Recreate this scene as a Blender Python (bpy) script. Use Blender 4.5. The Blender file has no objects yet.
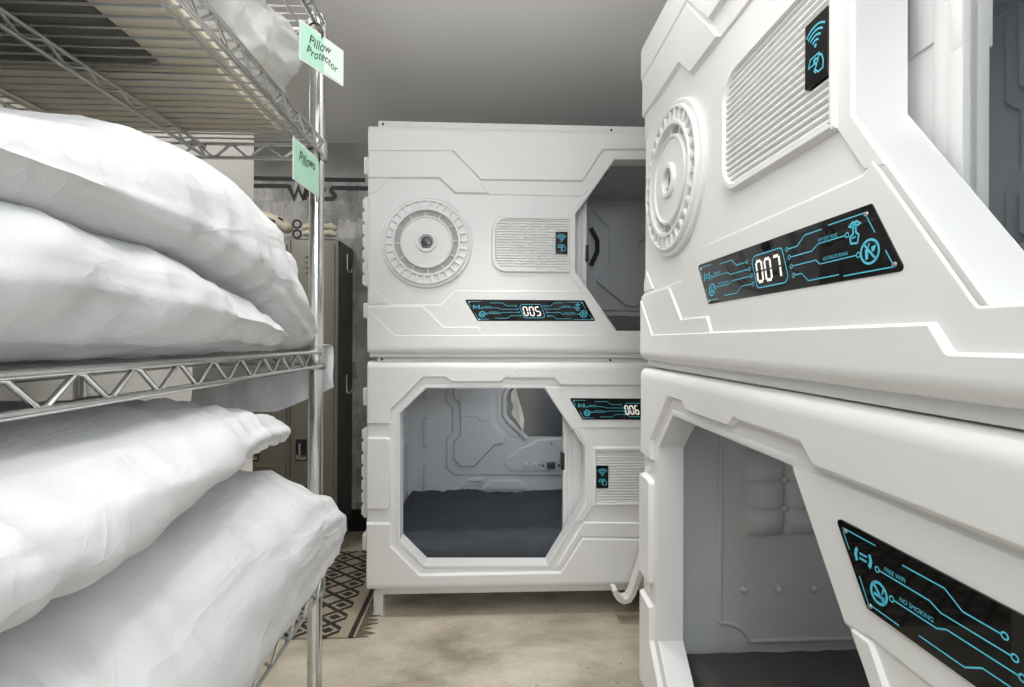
import bpy, bmesh, math, random
from mathutils import Vector, Matrix, noise
random.seed(7)
SC = bpy.context.scene
COL = SC.collection
R = math.radians

# ------------------------------------------------------------------ camera
F = 500.0
CX, CY = 512.0, 339.0
CAMZ = 1.39
YAW, ROLL = R(2.5), R(0.25)
fwd = Vector((math.sin(YAW), math.cos(YAW), 0))
rt0 = Vector((math.cos(YAW), -math.sin(YAW), 0))
upz = Vector((0, 0, 1))
rt = rt0 * math.cos(ROLL) + upz * math.sin(ROLL)
upv = upz * math.cos(ROLL) - rt0 * math.sin(ROLL)

cam_d = bpy.data.cameras.new('camera')
cam_d.sensor_width = 36.0
cam_d.lens = 36.0 * F / 1024.0
cam_d.shift_y = -(343.5 - CY) / 1024.0
cam_d.clip_start = 0.02
cam = bpy.data.objects.new('camera', cam_d)
m = Matrix((rt, upv, -fwd)).transposed().to_4x4()
m.translation = Vector((0, 0, CAMZ))
cam.matrix_world = m
COL.objects.link(cam)
SC.camera = cam

YF = 2.5                                    # plane of the far pods' fronts
def wall_pt(px, py, Y=YF):
    """measured template point on a frontal plane -> (X, Z)"""
    d = fwd * F + rt * (px - CX) - upv * (py - CY)
    t = Y / d.y
    return d.x * t, CAMZ + d.z * t
XL = wall_pt(367.0, 300)[0]                  # left edge of the far pods
PODX, PODY = 0.551, 1.770                     # front plane and far end of right-hand pods
POD_L = 2.14

# ------------------------------------------------------------------ materials
def new_mat(name):
    mt = bpy.data.materials.new(name); mt.use_nodes = True
    nt = mt.node_tree
    return mt, nt, nt.nodes['Principled BSDF']
def mat(name, col, rough=0.5, metal=0.0, bump=0.0, bscale=300, var=0.0, vscale=4, emit=None, coat=0.0, spec=None, stretch=None):
    mt, nt, b = new_mat(name)
    b.inputs['Base Color'].default_value = (*col, 1)
    b.inputs['Roughness'].default_value = rough
    b.inputs['Metallic'].default_value = metal
    if coat: b.inputs['Coat Weight'].default_value = coat
    if spec is not None: b.inputs['Specular IOR Level'].default_value = spec
    tc = nt.nodes.new('ShaderNodeTexCoord')
    src = tc.outputs['Object']
    if stretch:
        mp = nt.nodes.new('ShaderNodeMapping'); mp.inputs['Scale'].default_value = stretch
        nt.links.new(src, mp.inputs['Vector']); src = mp.outputs['Vector']
    if var:
        n = nt.nodes.new('ShaderNodeTexNoise'); n.inputs['Scale'].default_value = vscale; n.inputs['Detail'].default_value = 6
        nt.links.new(src, n.inputs['Vector'])
        r_ = nt.nodes.new('ShaderNodeValToRGB')
        r_.color_ramp.elements[0].position = .3; r_.color_ramp.elements[1].position = .7
        r_.color_ramp.elements[0].color = (*[c * (1 - var) for c in col], 1)
        r_.color_ramp.elements[1].color = (*[min(1, c * (1 + var)) for c in col], 1)
        nt.links.new(n.outputs['Fac'], r_.inputs['Fac']); nt.links.new(r_.outputs['Color'], b.inputs['Base Color'])
    if bump:
        n = nt.nodes.new('ShaderNodeTexNoise'); n.inputs['Scale'].default_value = bscale; n.inputs['Detail'].default_value = 3
        nt.links.new(src, n.inputs['Vector'])
        bp = nt.nodes.new('ShaderNodeBump'); bp.inputs['Strength'].default_value = bump; bp.inputs['Distance'].default_value = .002
        nt.links.new(n.outputs['Fac'], bp.inputs['Height']); nt.links.new(bp.outputs['Normal'], b.inputs['Normal'])
    if emit:
        b.inputs['Emission Color'].default_value = (*emit[0], 1); b.inputs['Emission Strength'].default_value = emit[1]
    return mt

M = {}
M['shell'] = mat('white_moulded_plastic', (.785, .793, .796), .36, bump=.05, bscale=220, var=.012, vscale=3)
M['frame'] = mat('white_frame_plastic', (.75, .765, .775), .4, bump=.04, bscale=200)
M['liner'] = mat('grey_white_liner', (.70, .715, .735), .55, bump=.06, bscale=260)
M['steel'] = mat('white_coated_steel', (.74, .74, .735), .4, var=.02, vscale=9)
M['black'] = mat('black_plastic', (.012, .012, .013), .4, bump=.03)
M['glass'] = mat('black_gloss_acrylic', (.006, .0065, .007), .03, spec=.42, var=.2, vscale=30)
M['cyan'] = mat('cyan_print_glow', (.08, .47, .62), .5, emit=((.08, .50, .68), .12), var=.04)  # printed lines given a slight glow of their own
M['digit'] = mat('lit_white_segment', (.9, .88, .82), .5, emit=((1, .97, .9), .35), var=.02)
M['greygrille'] = mat('grey_speaker_mesh', (.42, .42, .42), .6, bump=.3, bscale=900)
M['lens'] = mat('dark_lens', (.08, .085, .1), .12, var=.3, vscale=60)
M['chrome'] = mat('chrome_wire', (.72, .72, .71), .18, 1.0, var=.06, vscale=40)
M['chromedull'] = mat('dulled_zinc', (.58, .58, .57), .32, 1.0, var=.1, vscale=30)
M['cotton'] = mat('white_cotton', (.745, .752, .764), .85, bump=.12, bscale=700, var=.015, vscale=12)
def add_creases(mt, strength=.5):
    nt = mt.node_tree; b = nt.nodes['Principled BSDF']; prev = b.inputs['Normal'].links[0].from_node
    tc = nt.nodes.new('ShaderNodeTexCoord'); cur = prev
    for sc, stx, dist, st_ in ((7, (1, .45, 1.3), .012, strength), (17, (1.2, 1, .5), .006, strength * .8)):
        mp = nt.nodes.new('ShaderNodeMapping'); mp.inputs['Scale'].default_value = stx; mp.inputs['Rotation'].default_value = (.4, .6, .9)
        nz = nt.nodes.new('ShaderNodeTexNoise'); nz.inputs['Scale'].default_value = sc; nz.inputs['Detail'].default_value = 3; nz.inputs['Distortion'].default_value = 1.4
        nt.links.new(tc.outputs['Object'], mp.inputs['Vector']); nt.links.new(mp.outputs['Vector'], nz.inputs['Vector'])
        m1 = nt.nodes.new('ShaderNodeMath'); m1.operation = 'SUBTRACT'; m1.inputs[1].default_value = .5; nt.links.new(nz.outputs['Fac'], m1.inputs[0])
        m2 = nt.nodes.new('ShaderNodeMath'); m2.operation = 'ABSOLUTE'; nt.links.new(m1.outputs[0], m2.inputs[0])
        m3 = nt.nodes.new('ShaderNodeMath'); m3.operation = 'POWER'; m3.inputs[1].default_value = .85; nt.links.new(m2.outputs[0], m3.inputs[0])
        bp = nt.nodes.new('ShaderNodeBump'); bp.inputs['Strength'].default_value = st_; bp.inputs['Distance'].default_value = dist; bp.invert = True
        nt.links.new(m3.outputs[0], bp.inputs['Height']); nt.links.new(cur.outputs['Normal'], bp.inputs['Normal']); cur = bp
    nt.links.new(cur.outputs['Normal'], b.inputs['Normal'])
add_creases(M['cotton'])
M['cotton2'] = mat('white_microfibre', (.84, .84, .83), .85, bump=.12, bscale=700, var=.02, vscale=12)
M['navy'] = mat('navy_sheet', (.055, .062, .074), .9, bump=.2, bscale=500, var=.12, vscale=14)
M['greysheet'] = mat('charcoal_sheet', (.092, .09, .09), .9, bump=.2, bscale=500, var=.12, vscale=20)
M['tag'] = mat('mint_card', (.42, .72, .55), .45, var=.02, vscale=20)
M['tagpale'] = mat('pale_mint_card', (.70, .84, .74), .45, var=.02, vscale=20)
M['film'] = mat('laminate_edge', (.72, .76, .72), .15, var=.03)
M['ink'] = mat('black_ink', (.02, .02, .022), .6, var=.1)
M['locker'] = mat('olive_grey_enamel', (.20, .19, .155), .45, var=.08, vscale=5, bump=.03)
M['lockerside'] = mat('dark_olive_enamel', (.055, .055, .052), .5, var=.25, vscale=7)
M['beigebox'] = mat('beige_linen', (.72, .66, .54), .9, var=.1, vscale=9, bump=.2)
M['kraft'] = mat('kraft_card', (.72, .55, .30), .8, var=.06, vscale=9)
M['ceiling'] = mat('painted_ceiling', (.78, .78, .77), .9, var=.04, vscale=1.2, bump=.1, bscale=90)
M['wallwhite'] = mat('cream_wall_paint', (.74, .72, .68), .85, var=.02, vscale=2, bump=.06, bscale=150)
M['baseboard'] = mat('black_baseboard', (.012, .012, .013), .45, var=.2)
M['toy'] = mat('pale_tan_model_plastic', (.50, .46, .36), .6, var=.12, vscale=25)
M['toydark'] = mat('dark_model_parts', (.03, .028, .026), .6, var=.2, vscale=20)
M['mirror'] = mat('smoked_mirror', (.27, .28, .30), .25, 1.0, var=.04, vscale=3)
M['reflection'] = mat('cream_reflection', (.78, .75, .68), .8, var=.05, vscale=30)
M['screen'] = mat('grey_touchscreen', (.10, .10, .11), .2, var=.1)
M['rubber'] = mat('dark_screw', (.05, .05, .05), .5, var=.1)

def mural_mat():
    mt, nt, b = new_mat('grey_brushed_mural'); N = nt.nodes; Lk = nt.links
    tc = N.new('ShaderNodeTexCoord')
    br = N.new('ShaderNodeTexBrick'); br.inputs['Scale'].default_value = 3.2
    br.inputs['Color1'].default_value = (.27, .265, .25, 1); br.inputs['Color2'].default_value = (.15, .15, .145, 1); br.inputs['Mortar'].default_value = (.20, .2, .19, 1)
    br.inputs['Mortar Size'].default_value = .01; br.inputs['Brick Width'].default_value = .42; br.inputs['Row Height'].default_value = .36
    mp = N.new('ShaderNodeMapping'); mp.inputs['Rotation'].default_value = (R(90), 0, R(0))
    Lk.new(tc.outputs['Object'], mp.inputs['Vector'])
    nz = N.new('ShaderNodeTexNoise'); nz.inputs['Scale'].default_value = 5; nz.inputs['Detail'].default_value = 8; nz.inputs['Roughness'].default_value = .7
    st = N.new('ShaderNodeMapping'); st.inputs['Scale'].default_value = (2.2, 1, .9); Lk.new(tc.outputs['Object'], st.inputs['Vector']); Lk.new(st.outputs['Vector'], nz.inputs['Vector'])
    dist = N.new('ShaderNodeMixRGB'); dist.inputs['Fac'].default_value = .12
    Lk.new(mp.outputs['Vector'], dist.inputs[1]); Lk.new(nz.outputs['Color'], dist.inputs[2]); Lk.new(dist.outputs['Color'], br.inputs['Vector'])
    rp = N.new('ShaderNodeValToRGB'); rp.color_ramp.elements[0].position = .36; rp.color_ramp.elements[1].position = .6
    rp.color_ramp.elements[0].color = (.05, .05, .05, 1); rp.color_ramp.elements[1].color = (.62, .61, .58, 1)
    Lk.new(nz.outputs['Fac'], rp.inputs['Fac'])
    mx = N.new('ShaderNodeMixRGB'); mx.blend_type = 'MULTIPLY'; mx.inputs['Fac'].default_value = .6
    Lk.new(br.outputs['Color'], mx.inputs[1]); Lk.new(rp.outputs['Color'], mx.inputs[2])
    wd = N.new('ShaderNodeTexNoise'); wd.inputs['Scale'].default_value = 14; wd.inputs['Detail'].default_value = 5
    ws = N.new('ShaderNodeMapping'); ws.inputs['Scale'].default_value = (1, 1, 12); Lk.new(tc.outputs['Object'], ws.inputs['Vector']); Lk.new(ws.outputs['Vector'], wd.inputs['Vector'])
    m2 = N.new('ShaderNodeMixRGB'); m2.blend_type = 'OVERLAY'; m2.inputs['Fac'].default_value = .55
    Lk.new(mx.outputs['Color'], m2.inputs[1]); Lk.new(wd.outputs['Color'], m2.inputs[2])
    hs = N.new('ShaderNodeHueSaturation'); hs.inputs['Saturation'].default_value = .25; hs.inputs['Value'].default_value = 2.7; Lk.new(m2.outputs['Color'], hs.inputs['Color'])
    Lk.new(hs.outputs['Color'], b.inputs['Base Color']); b.inputs['Roughness'].default_value = .8
    return mt
M['mural'] = mural_mat()

def floor_mat():
    mt, nt, b = new_mat('stained_concrete'); N = nt.nodes; Lk = nt.links
    tc = N.new('ShaderNodeTexCoord')
    n1 = N.new('ShaderNodeTexNoise'); n1.inputs['Scale'].default_value = 2.0; n1.inputs['Detail'].default_value = 9; n1.inputs['Roughness'].default_value = .62
    n1.inputs['Distortion'].default_value = .25
    st = N.new('ShaderNodeMapping'); st.inputs['Scale'].default_value = (1, 1.9, 1); Lk.new(tc.outputs['Object'], st.inputs['Vector']); Lk.new(st.outputs['Vector'], n1.inputs['Vector'])
    r1 = N.new('ShaderNodeValToRGB'); e = r1.color_ramp.elements
    e[0].position = .32; e[0].color = (.27, .225, .16, 1); e[1].position = .66; e[1].color = (.62, .55, .42, 1)
    mid = e.new(.48); mid.color = (.46, .40, .295, 1)
    Lk.new(n1.outputs['Fac'], r1.inputs['Fac'])
    n2 = N.new('ShaderNodeTexNoise'); n2.inputs['Scale'].default_value = 85; n2.inputs['Detail'].default_value = 4; Lk.new(tc.outputs['Object'], n2.inputs['Vector'])
    m1 = N.new('ShaderNodeMixRGB'); m1.blend_type = 'OVERLAY'; m1.inputs['Fac'].default_value = .3
    Lk.new(r1.outputs['Color'], m1.inputs[1]); Lk.new(n2.outputs['Color'], m1.inputs[2])
    v = N.new('ShaderNodeTexVoronoi'); v.inputs['Scale'].default_value = 13; Lk.new(tc.outputs['Object'], v.inputs['Vector'])
    r2 = N.new('ShaderNodeValToRGB'); r2.color_ramp.elements[0].position = .05; r2.color_ramp.elements[0].color = (.35, .33, .3, 1)
    r2.color_ramp.elements[1].position = .11; r2.color_ramp.elements[1].color = (1, 1, 1, 1)
    Lk.new(v.outputs['Distance'], r2.inputs['Fac'])
    m2 = N.new('ShaderNodeMixRGB'); m2.blend_type = 'MULTIPLY'; m2.inputs['Fac'].default_value = .55
    Lk.new(m1.outputs['Color'], m2.inputs[1]); Lk.new(r2.outputs['Color'], m2.inputs[2])
    hs = N.new('ShaderNodeHueSaturation'); hs.inputs['Saturation'].default_value = .8; Lk.new(m2.outputs['Color'], hs.inputs['Color'])
    Lk.new(hs.outputs['Color'], b.inputs['Base Color'])
    b.inputs['Roughness'].default_value = .42
    bp = N.new('ShaderNodeBump'); bp.inputs['Strength'].default_value = .08; bp.inputs['Distance'].default_value = .004
    Lk.new(n2.outputs['Fac'], bp.inputs['Height']); Lk.new(bp.outputs['Normal'], b.inputs['Normal'])
    return mt
M['floor'] = floor_mat()

def rug_mat():
    mt, nt, b = new_mat('woven_diamond_pattern'); N = nt.nodes; Lk = nt.links
    tc = N.new('ShaderNodeTexCoord'); sp = N.new('ShaderNodeSeparateXYZ'); Lk.new(tc.outputs['Object'], sp.inputs[0])
    def mth(op, a, c=None):
        n = N.new('ShaderNodeMath'); n.operation = op
        for i, x in enumerate((a, c)):
            if x is None: continue
            if isinstance(x, (int, float)): n.inputs[i].default_value = x
            else: Lk.new(x, n.inputs[i])
        return n.outputs[0]
    # stepped coordinates give the woven stair edges
    sx = mth('MULTIPLY', mth('ROUND', mth('MULTIPLY', sp.outputs[0], 190)), 1 / 190)
    sy = mth('MULTIPLY', mth('ROUND', mth('MULTIPLY', sp.outputs[1], 190)), 1 / 190)
    p = mth('ADD', mth('MULTIPLY', sx, 1 / .146), mth('MULTIPLY', sy, 1 / .112))
    q = mth('SUBTRACT', mth('MULTIPLY', sx, 1 / .146), mth('MULTIPLY', sy, 1 / .112))
    fp = mth('ABSOLUTE', mth('SUBTRACT', mth('FRACT', p), .5)); fq = mth('ABSOLUTE', mth('SUBTRACT', mth('FRACT', q), .5))
    d = mth('MAXIMUM', fp, fq)
    par = mth('GREATER_THAN', mth('FRACT', mth('MULTIPLY', mth('ADD', mth('ADD', mth('FLOOR', p), mth('FLOOR', q)), 0.25), .5)), .5)
    border = mth('GREATER_THAN', d, .375)
    centre = mth('MULTIPLY', mth('LESS_THAN', d, .23), par)
    dark = mth('MAXIMUM', border, centre)
    edge = mth('MULTIPLY', mth('GREATER_THAN', sp.outputs[0], -.035), mth('LESS_THAN', sp.outputs[0], -.01))
    plain = mth('GREATER_THAN', sp.outputs[0], -.085)
    dark = mth('MAXIMUM', mth('MULTIPLY', dark, mth('SUBTRACT', 1, plain)), edge)
    nz = N.new('ShaderNodeTexNoise'); nz.inputs['Scale'].default_value = 160; Lk.new(tc.outputs['Object'], nz.inputs['Vector'])
    mx = N.new('ShaderNodeMixRGB'); mx.inputs[1].default_value = (.34, .27, .18, 1); mx.inputs[2].default_value = (.028, .025, .021, 1); Lk.new(dark, mx.inputs['Fac'])
    ov = N.new('ShaderNodeMixRGB'); ov.blend_type = 'OVERLAY'; ov.inputs['Fac'].default_value = .4; Lk.new(mx.outputs['Color'], ov.inputs[1]); Lk.new(nz.outputs['Color'], ov.inputs[2])
    hs = N.new('ShaderNodeHueSaturation'); hs.inputs['Saturation'].default_value = .75; Lk.new(ov.outputs['Color'], hs.inputs['Color'])
    Lk.new(hs.outputs['Color'], b.inputs['Base Color']); b.inputs['Roughness'].default_value = .95
    return mt
M['rug'] = rug_mat()
M['fringe'] = mat('tan_fringe', (.17, .14, .10), .95, var=.15, vscale=60)

# ------------------------------------------------------------------ object helpers
def link(name, me, material=None, parent=None, smooth=35, loc=None):
    if material is not None and not me.materials: me.materials.append(material)
    o = bpy.data.objects.new(name, me); COL.objects.link(o)
    if smooth:
        for p in me.polygons: p.use_smooth = True
        me.set_sharp_from_angle(angle=R(smooth))
    if parent: o.parent = parent
    if loc: o.location = loc
    return o
def obj(name, bm, material, parent=None, smooth=35, loc=None, recalc=True):
    if recalc: bmesh.ops.recalc_face_normals(bm, faces=bm.faces)
    me = bpy.data.meshes.new(name); bm.to_mesh(me); bm.free()
    return link(name, me, material, parent, smooth, loc)
def tag(o, label, cat, group=None, kind=None):
    if label: o['label'] = label
    if cat: o['category'] = cat
    if group: o['group'] = group
    if kind: o['kind'] = kind
    return o
def empty(name, loc, rz=0):
    o = bpy.data.objects.new(name, None); COL.objects.link(o)
    o.empty_display_size = .1; o.location = loc; o.rotation_euler = (0, 0, rz); return o
def copy_tree(o, parent=None):
    c = o.copy(); COL.objects.link(c)
    if parent is not None: c.parent = parent
    for ch in list(o.children): copy_tree(ch, c)
    return c

def box(bm, a, b, bev=0.0, seg=2):
    r_ = bmesh.ops.create_cube(bm, size=1.0)
    vs = r_['verts']; c = [(a[i] + b[i]) / 2 for i in range(3)]; s = [abs(b[i] - a[i]) for i in range(3)]
    for v in vs: v.co = Vector((v.co.x * s[0] + c[0], v.co.y * s[1] + c[1], v.co.z * s[2] + c[2]))
    if bev:
        es = list({e for v in vs for e in v.link_edges})
        bmesh.ops.bevel(bm, geom=es, offset=min(bev, min(s) * .45), segments=seg, affect='EDGES', profile=.5)
def tube(bm, pts, rad, n=8, cap=True):
    pts = [Vector(p) for p in pts]; rings = []
    prev = None
    for i, p in enumerate(pts):
        t = (pts[min(i + 1, len(pts) - 1)] - pts[max(i - 1, 0)]).normalized()
        if prev is None:
            a = Vector((0, 0, 1)) if abs(t.z) < .9 else Vector((1, 0, 0))
            nrm = t.cross(a).normalized()
        else:
            nrm = (prev - t * prev.dot(t)).normalized()
        prev = nrm; bi = t.cross(nrm)
        rr = rad[i] if isinstance(rad, (list, tuple)) else rad
        rings.append([bm.verts.new(p + (nrm * math.cos(k * 2 * math.pi / n) + bi * math.sin(k * 2 * math.pi / n)) * rr) for k in range(n)])
    for i in range(len(rings) - 1):
        for k in range(n):
            bm.faces.new((rings[i][k], rings[i][(k + 1) % n], rings[i + 1][(k + 1) % n], rings[i + 1][k]))
    if cap:
        bm.faces.new(rings[0][::-1]); bm.faces.new(rings[-1])
def lathe(bm, prof, n=96, cx=0, cv=0, close=True):
    """prof: (r, w) list, axis = outward (-y)."""
    rings = []
    for r_, w in prof:
        if r_ < 1e-6: rings.append([bm.verts.new((cx, -w, cv))]); continue
        rings.append([bm.verts.new((cx + r_ * math.cos(2 * math.pi * k / n), -w, cv + r_ * math.sin(2 * math.pi * k / n))) for k in range(n)])
    for i in range(len(rings) - 1):
        A, B = rings[i], rings[i + 1]
        for k in range(n):
            k2 = (k + 1) % n
            if len(A) == 1 and len(B) == 1: continue
            if len(A) == 1: bm.faces.new((A[0], B[k2], B[k]))
            elif len(B) == 1: bm.faces.new((A[k], A[k2], B[0]))
            else: bm.faces.new((A[k], A[k2], B[k2], B[k]))

# ---- 2D polygon helpers
def area(p): return sum(p[i][0] * p[(i + 1) % len(p)][1] - p[(i + 1) % len(p)][0] * p[i][1] for i in range(len(p))) / 2
def ccw(p): return p if area(p) > 0 else p[::-1]
def fillet(p, r, seg=3, rs=None):
    out = []; n = len(p)
    for i in range(n):
        a, b, c = Vector(p[i - 1][:2]), Vector(p[i][:2]), Vector(p[(i + 1) % n][:2])
        rr = rs[i] if rs else r
        d1, d2 = (a - b), (c - b); l1, l2 = d1.length, d2.length
        d1.normalize(); d2.normalize()
        ang = math.acos(max(-1, min(1, d1.dot(d2))))
        if rr <= 0 or ang > R(176): out.append((b.x, b.y)); continue
        t = min(rr / math.tan(ang / 2), .45 * l1, .45 * l2); rr = t * math.tan(ang / 2)
        p1, p2 = b + d1 * t, b + d2 * t
        ctr = b + (d1 + d2).normalized() * (rr / math.sin(ang / 2))
        a1 = math.atan2(p1.y - ctr.y, p1.x - ctr.x); a2 = math.atan2(p2.y - ctr.y, p2.x - ctr.x)
        da = (a2 - a1 + math.pi) % (2 * math.pi) - math.pi
        for k in range(seg + 1):
            t_ = a1 + da * k / seg; out.append((ctr.x + rr * math.cos(t_), ctr.y + rr * math.sin(t_)))
    return out
def inset(p, d):
    """p ccw; positive d shrinks."""
    n = len(p); out = []
    for i in range(n):
        a, b, c = Vector(p[i - 1]), Vector(p[i]), Vector(p[(i + 1) % n])
        e1, e2 = (b - a), (c - b)
        if e1.length < 1e-9 or e2.length < 1e-9: out.append((b.x, b.y)); continue
        e1.normalize(); e2.normalize()
        n1, n2 = Vector((-e1.y, e1.x)), Vector((-e2.y, e2.x))
        k = n1 + n2; den = max(.25, 1 + n1.dot(n2))
        o = b + k * (d / den); out.append((o.x, o.y))
    return out
def loop3(bm, p, w): return [bm.verts.new((x, -w, y)) for x, y in p]
def strip(bm, A, B):
    n = len(A)
    for i in range(n): bm.faces.new((A[i], A[(i + 1) % n], B[(i + 1) % n], B[i]))
def s_prof(w0, wb, w1, b):
    if w1 > 0: wb, w1, b = wb * 1.3, w1 * 1.3, b * .85
    h = w1 - wb
    return [(0, w0), (0, wb), (b * .30, wb + h * .14), (b * .68, wb + h * .84), (b, w1), (b + .0012, w1)]
def plate(bm, poly, prof, r=.008, holes=(), hole_prof=None, rs=None, cap=False):
    poly = dedupe(poly); p = ccw(poly)
    if rs and area(poly) < 0: rs = rs[::-1]
    bmax = max(d for d, w in prof)
    if not rs and r:
        rs = []
        for i in range(len(p)):
            a, b, c = p[i - 1], p[i], p[(i + 1) % len(p)]
            convex = (b[0] - a[0]) * (c[1] - b[1]) - (b[1] - a[1]) * (c[0] - b[0]) > 0
            rs.append(r if (not convex or r > bmax) else 0)
    if rs: p = fillet(p, r, rs=rs)
    loops = [loop3(bm, inset(p, d) if d else p, w) for d, w in prof]
    for a, b in zip(loops, loops[1:]): strip(bm, a, b)
    top = loops[-1]
    if not holes:
        fc = bm.faces.new(top); fc.normal_update()
        if cap: bm.faces.new(loops[0][::-1])
        if len(top) > 4: bmesh.ops.triangulate(bm, faces=[fc], ngon_method='BEAUTY')
        return
    es = []
    def ring_edges(L): return [bm.edges.get((L[i], L[(i + 1) % len(L)])) or bm.edges.new((L[i], L[(i + 1) % len(L)])) for i in range(len(L))]
    es += ring_edges(top)
    for h in holes:
        h = ccw(h)
        L = [loop3(bm, inset(h, -d) if d else h, w) for d, w in (hole_prof or [(0, prof[-1][1])])]
        for a, b in zip(L, L[1:]): strip(bm, a, b)
        es += ring_edges(L[-1])
    bmesh.ops.triangle_fill(bm, edges=es, use_beauty=True)
def dedupe(p):
    out = []
    for q in p:
        if not out or math.hypot(q[0] - out[-1][0], q[1] - out[-1][1]) > 1e-5: out.append(q)
    if math.hypot(out[0][0] - out[-1][0], out[0][1] - out[-1][1]) < 1e-5: out.pop()
    return out
def ribbon(bm, pts, wd, w, closed=False):
    """flat stroke in the face plane, width wd, at height w."""
    pts = [Vector(p[:2]) for p in pts]; n = len(pts)
    if closed: pts = pts + [pts[0]]
    L, Rr = [], []
    for i, p in enumerate(pts):
        if closed: a, c = (pts[-2] if i == 0 else pts[i - 1]), (pts[1] if i == len(pts) - 1 else pts[i + 1])
        else: a, c = pts[max(0, i - 1)], pts[min(len(pts) - 1, i + 1)]
        e1 = (p - a); e2 = (c - p)
        if e1.length < 1e-9: e1 = e2
        if e2.length < 1e-9: e2 = e1
        e1 = e1.normalized(); e2 = e2.normalized()
        n1, n2 = Vector((-e1.y, e1.x)), Vector((-e2.y, e2.x))
        k = (n1 + n2) / max(.4, 1 + n1.dot(n2)) * wd / 2
        L.append(bm.verts.new((p.x + k.x, -w, p.y + k.y))); Rr.append(bm.verts.new((p.x - k.x, -w, p.y - k.y)))
    for i in range(len(pts) - 1): bm.faces.new((L[i], Rr[i], Rr[i + 1], L[i + 1]))
def flat(bm, p, w):
    bm.faces.new(loop3(bm, ccw(p), w))
def arc(cx, cy, r, a0, a1, n=14): return [(cx + r * math.cos(R(a0 + (a1 - a0) * k / n)), cy + r * math.sin(R(a0 + (a1 - a0) * k / n))) for k in range(n + 1)]
def text_mesh(s, size, shear=0, align='LEFT', ext=0):
    cu = bpy.data.curves.new('lettering', 'FONT'); cu.body = s; cu.size = size; cu.shear = shear; cu.align_x = align; cu.extrude = ext
    o = bpy.data.objects.new('lettering', cu); COL.objects.link(o)
    me = bpy.data.meshes.new_from_object(o.evaluated_get(bpy.context.evaluated_depsgraph_get()))
    bpy.data.objects.remove(o); bpy.data.curves.remove(cu)
    return me
def add_text(bm, s, size, x, y, w, rot=0, shear=0, squash=1):
    me = text_mesh(s, size, shear); t = bmesh.new(); t.from_mesh(me)
    c, sn = math.cos(rot), math.sin(rot); vm = {}
    for v in t.verts:
        X, Y = v.co.x * squash, v.co.y
        vm[v] = bm.verts.new((x + X * c - Y * sn, -w, y + X * sn + Y * c))
    for f in t.faces:
        try: bm.faces.new([vm[v] for v in f.verts])
        except ValueError: pass
    t.free(); bpy.data.meshes.remove(me)

# ================================================================== SLEEPING PODS
class T:
    """template: photo-measured positions on the pod face -> metres on the face"""
    def __init__(s, top, bot):
        s.z0 = wall_pt(480, bot)[1]; s.z1 = wall_pt(480, top)[1]; s.H = s.z1 - s.z0
    def __call__(s, px, py):
        X, Z = wall_pt(px, py); return (X - XL, Z - s.z0)
    def P(s, L): return [s(*p) for p in L]
TA, TB = T(128, 353.8), T(361.8, 588)

def round_edges(bm, H, rt_=.032, rs_=.014, dep=.030):
    for d in (.004, .009, .015, .022, .032, .036):
        for co, no in (((0, 0, H - d), (0, 0, 1)), ((0, 0, d), (0, 0, 1))):
            bmesh.ops.bisect_plane(bm, geom=bm.verts[:] + bm.edges[:] + bm.faces[:], plane_co=co, plane_no=no, dist=1e-6)
    for d in (.003, .007, .014, .017):
        for x in (d, POD_L - d):
            bmesh.ops.bisect_plane(bm, geom=bm.verts[:] + bm.edges[:] + bm.faces[:], plane_co=(x, 0, 0), plane_no=(1, 0, 0), dist=1e-6)
    def f(d, r_, h):
        if d >= r_: return 0
        x = (r_ - max(d, 0)) / r_
        return h * (1 - math.sqrt(max(0, 1 - x * x)))
    for v in bm.verts:
        if v.co.y > .03: continue
        dv = min(v.co.z, H - v.co.z); du = min(v.co.x, POD_L - v.co.x)
        v.co.y += f(dv, rt_, dep) + f(du, rs_, .014)

def frame_ring(bm, hole, lip, depth=.08):
    """moulded lip and deep reveal around the opening"""
    prof = [(-.018, -.002), (-.016, lip * .7), (-.012, lip), (-.004, lip), (-.001, lip * .4), (0, -.003), (.001, -depth + .003), (.002, -depth), (-.03, -depth), (-.03, -depth - .012)]
    L = [loop3(bm, inset(hole, d), w) for d, w in prof]
    for a, b in zip(L, L[1:]): strip(bm, a, b)

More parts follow.
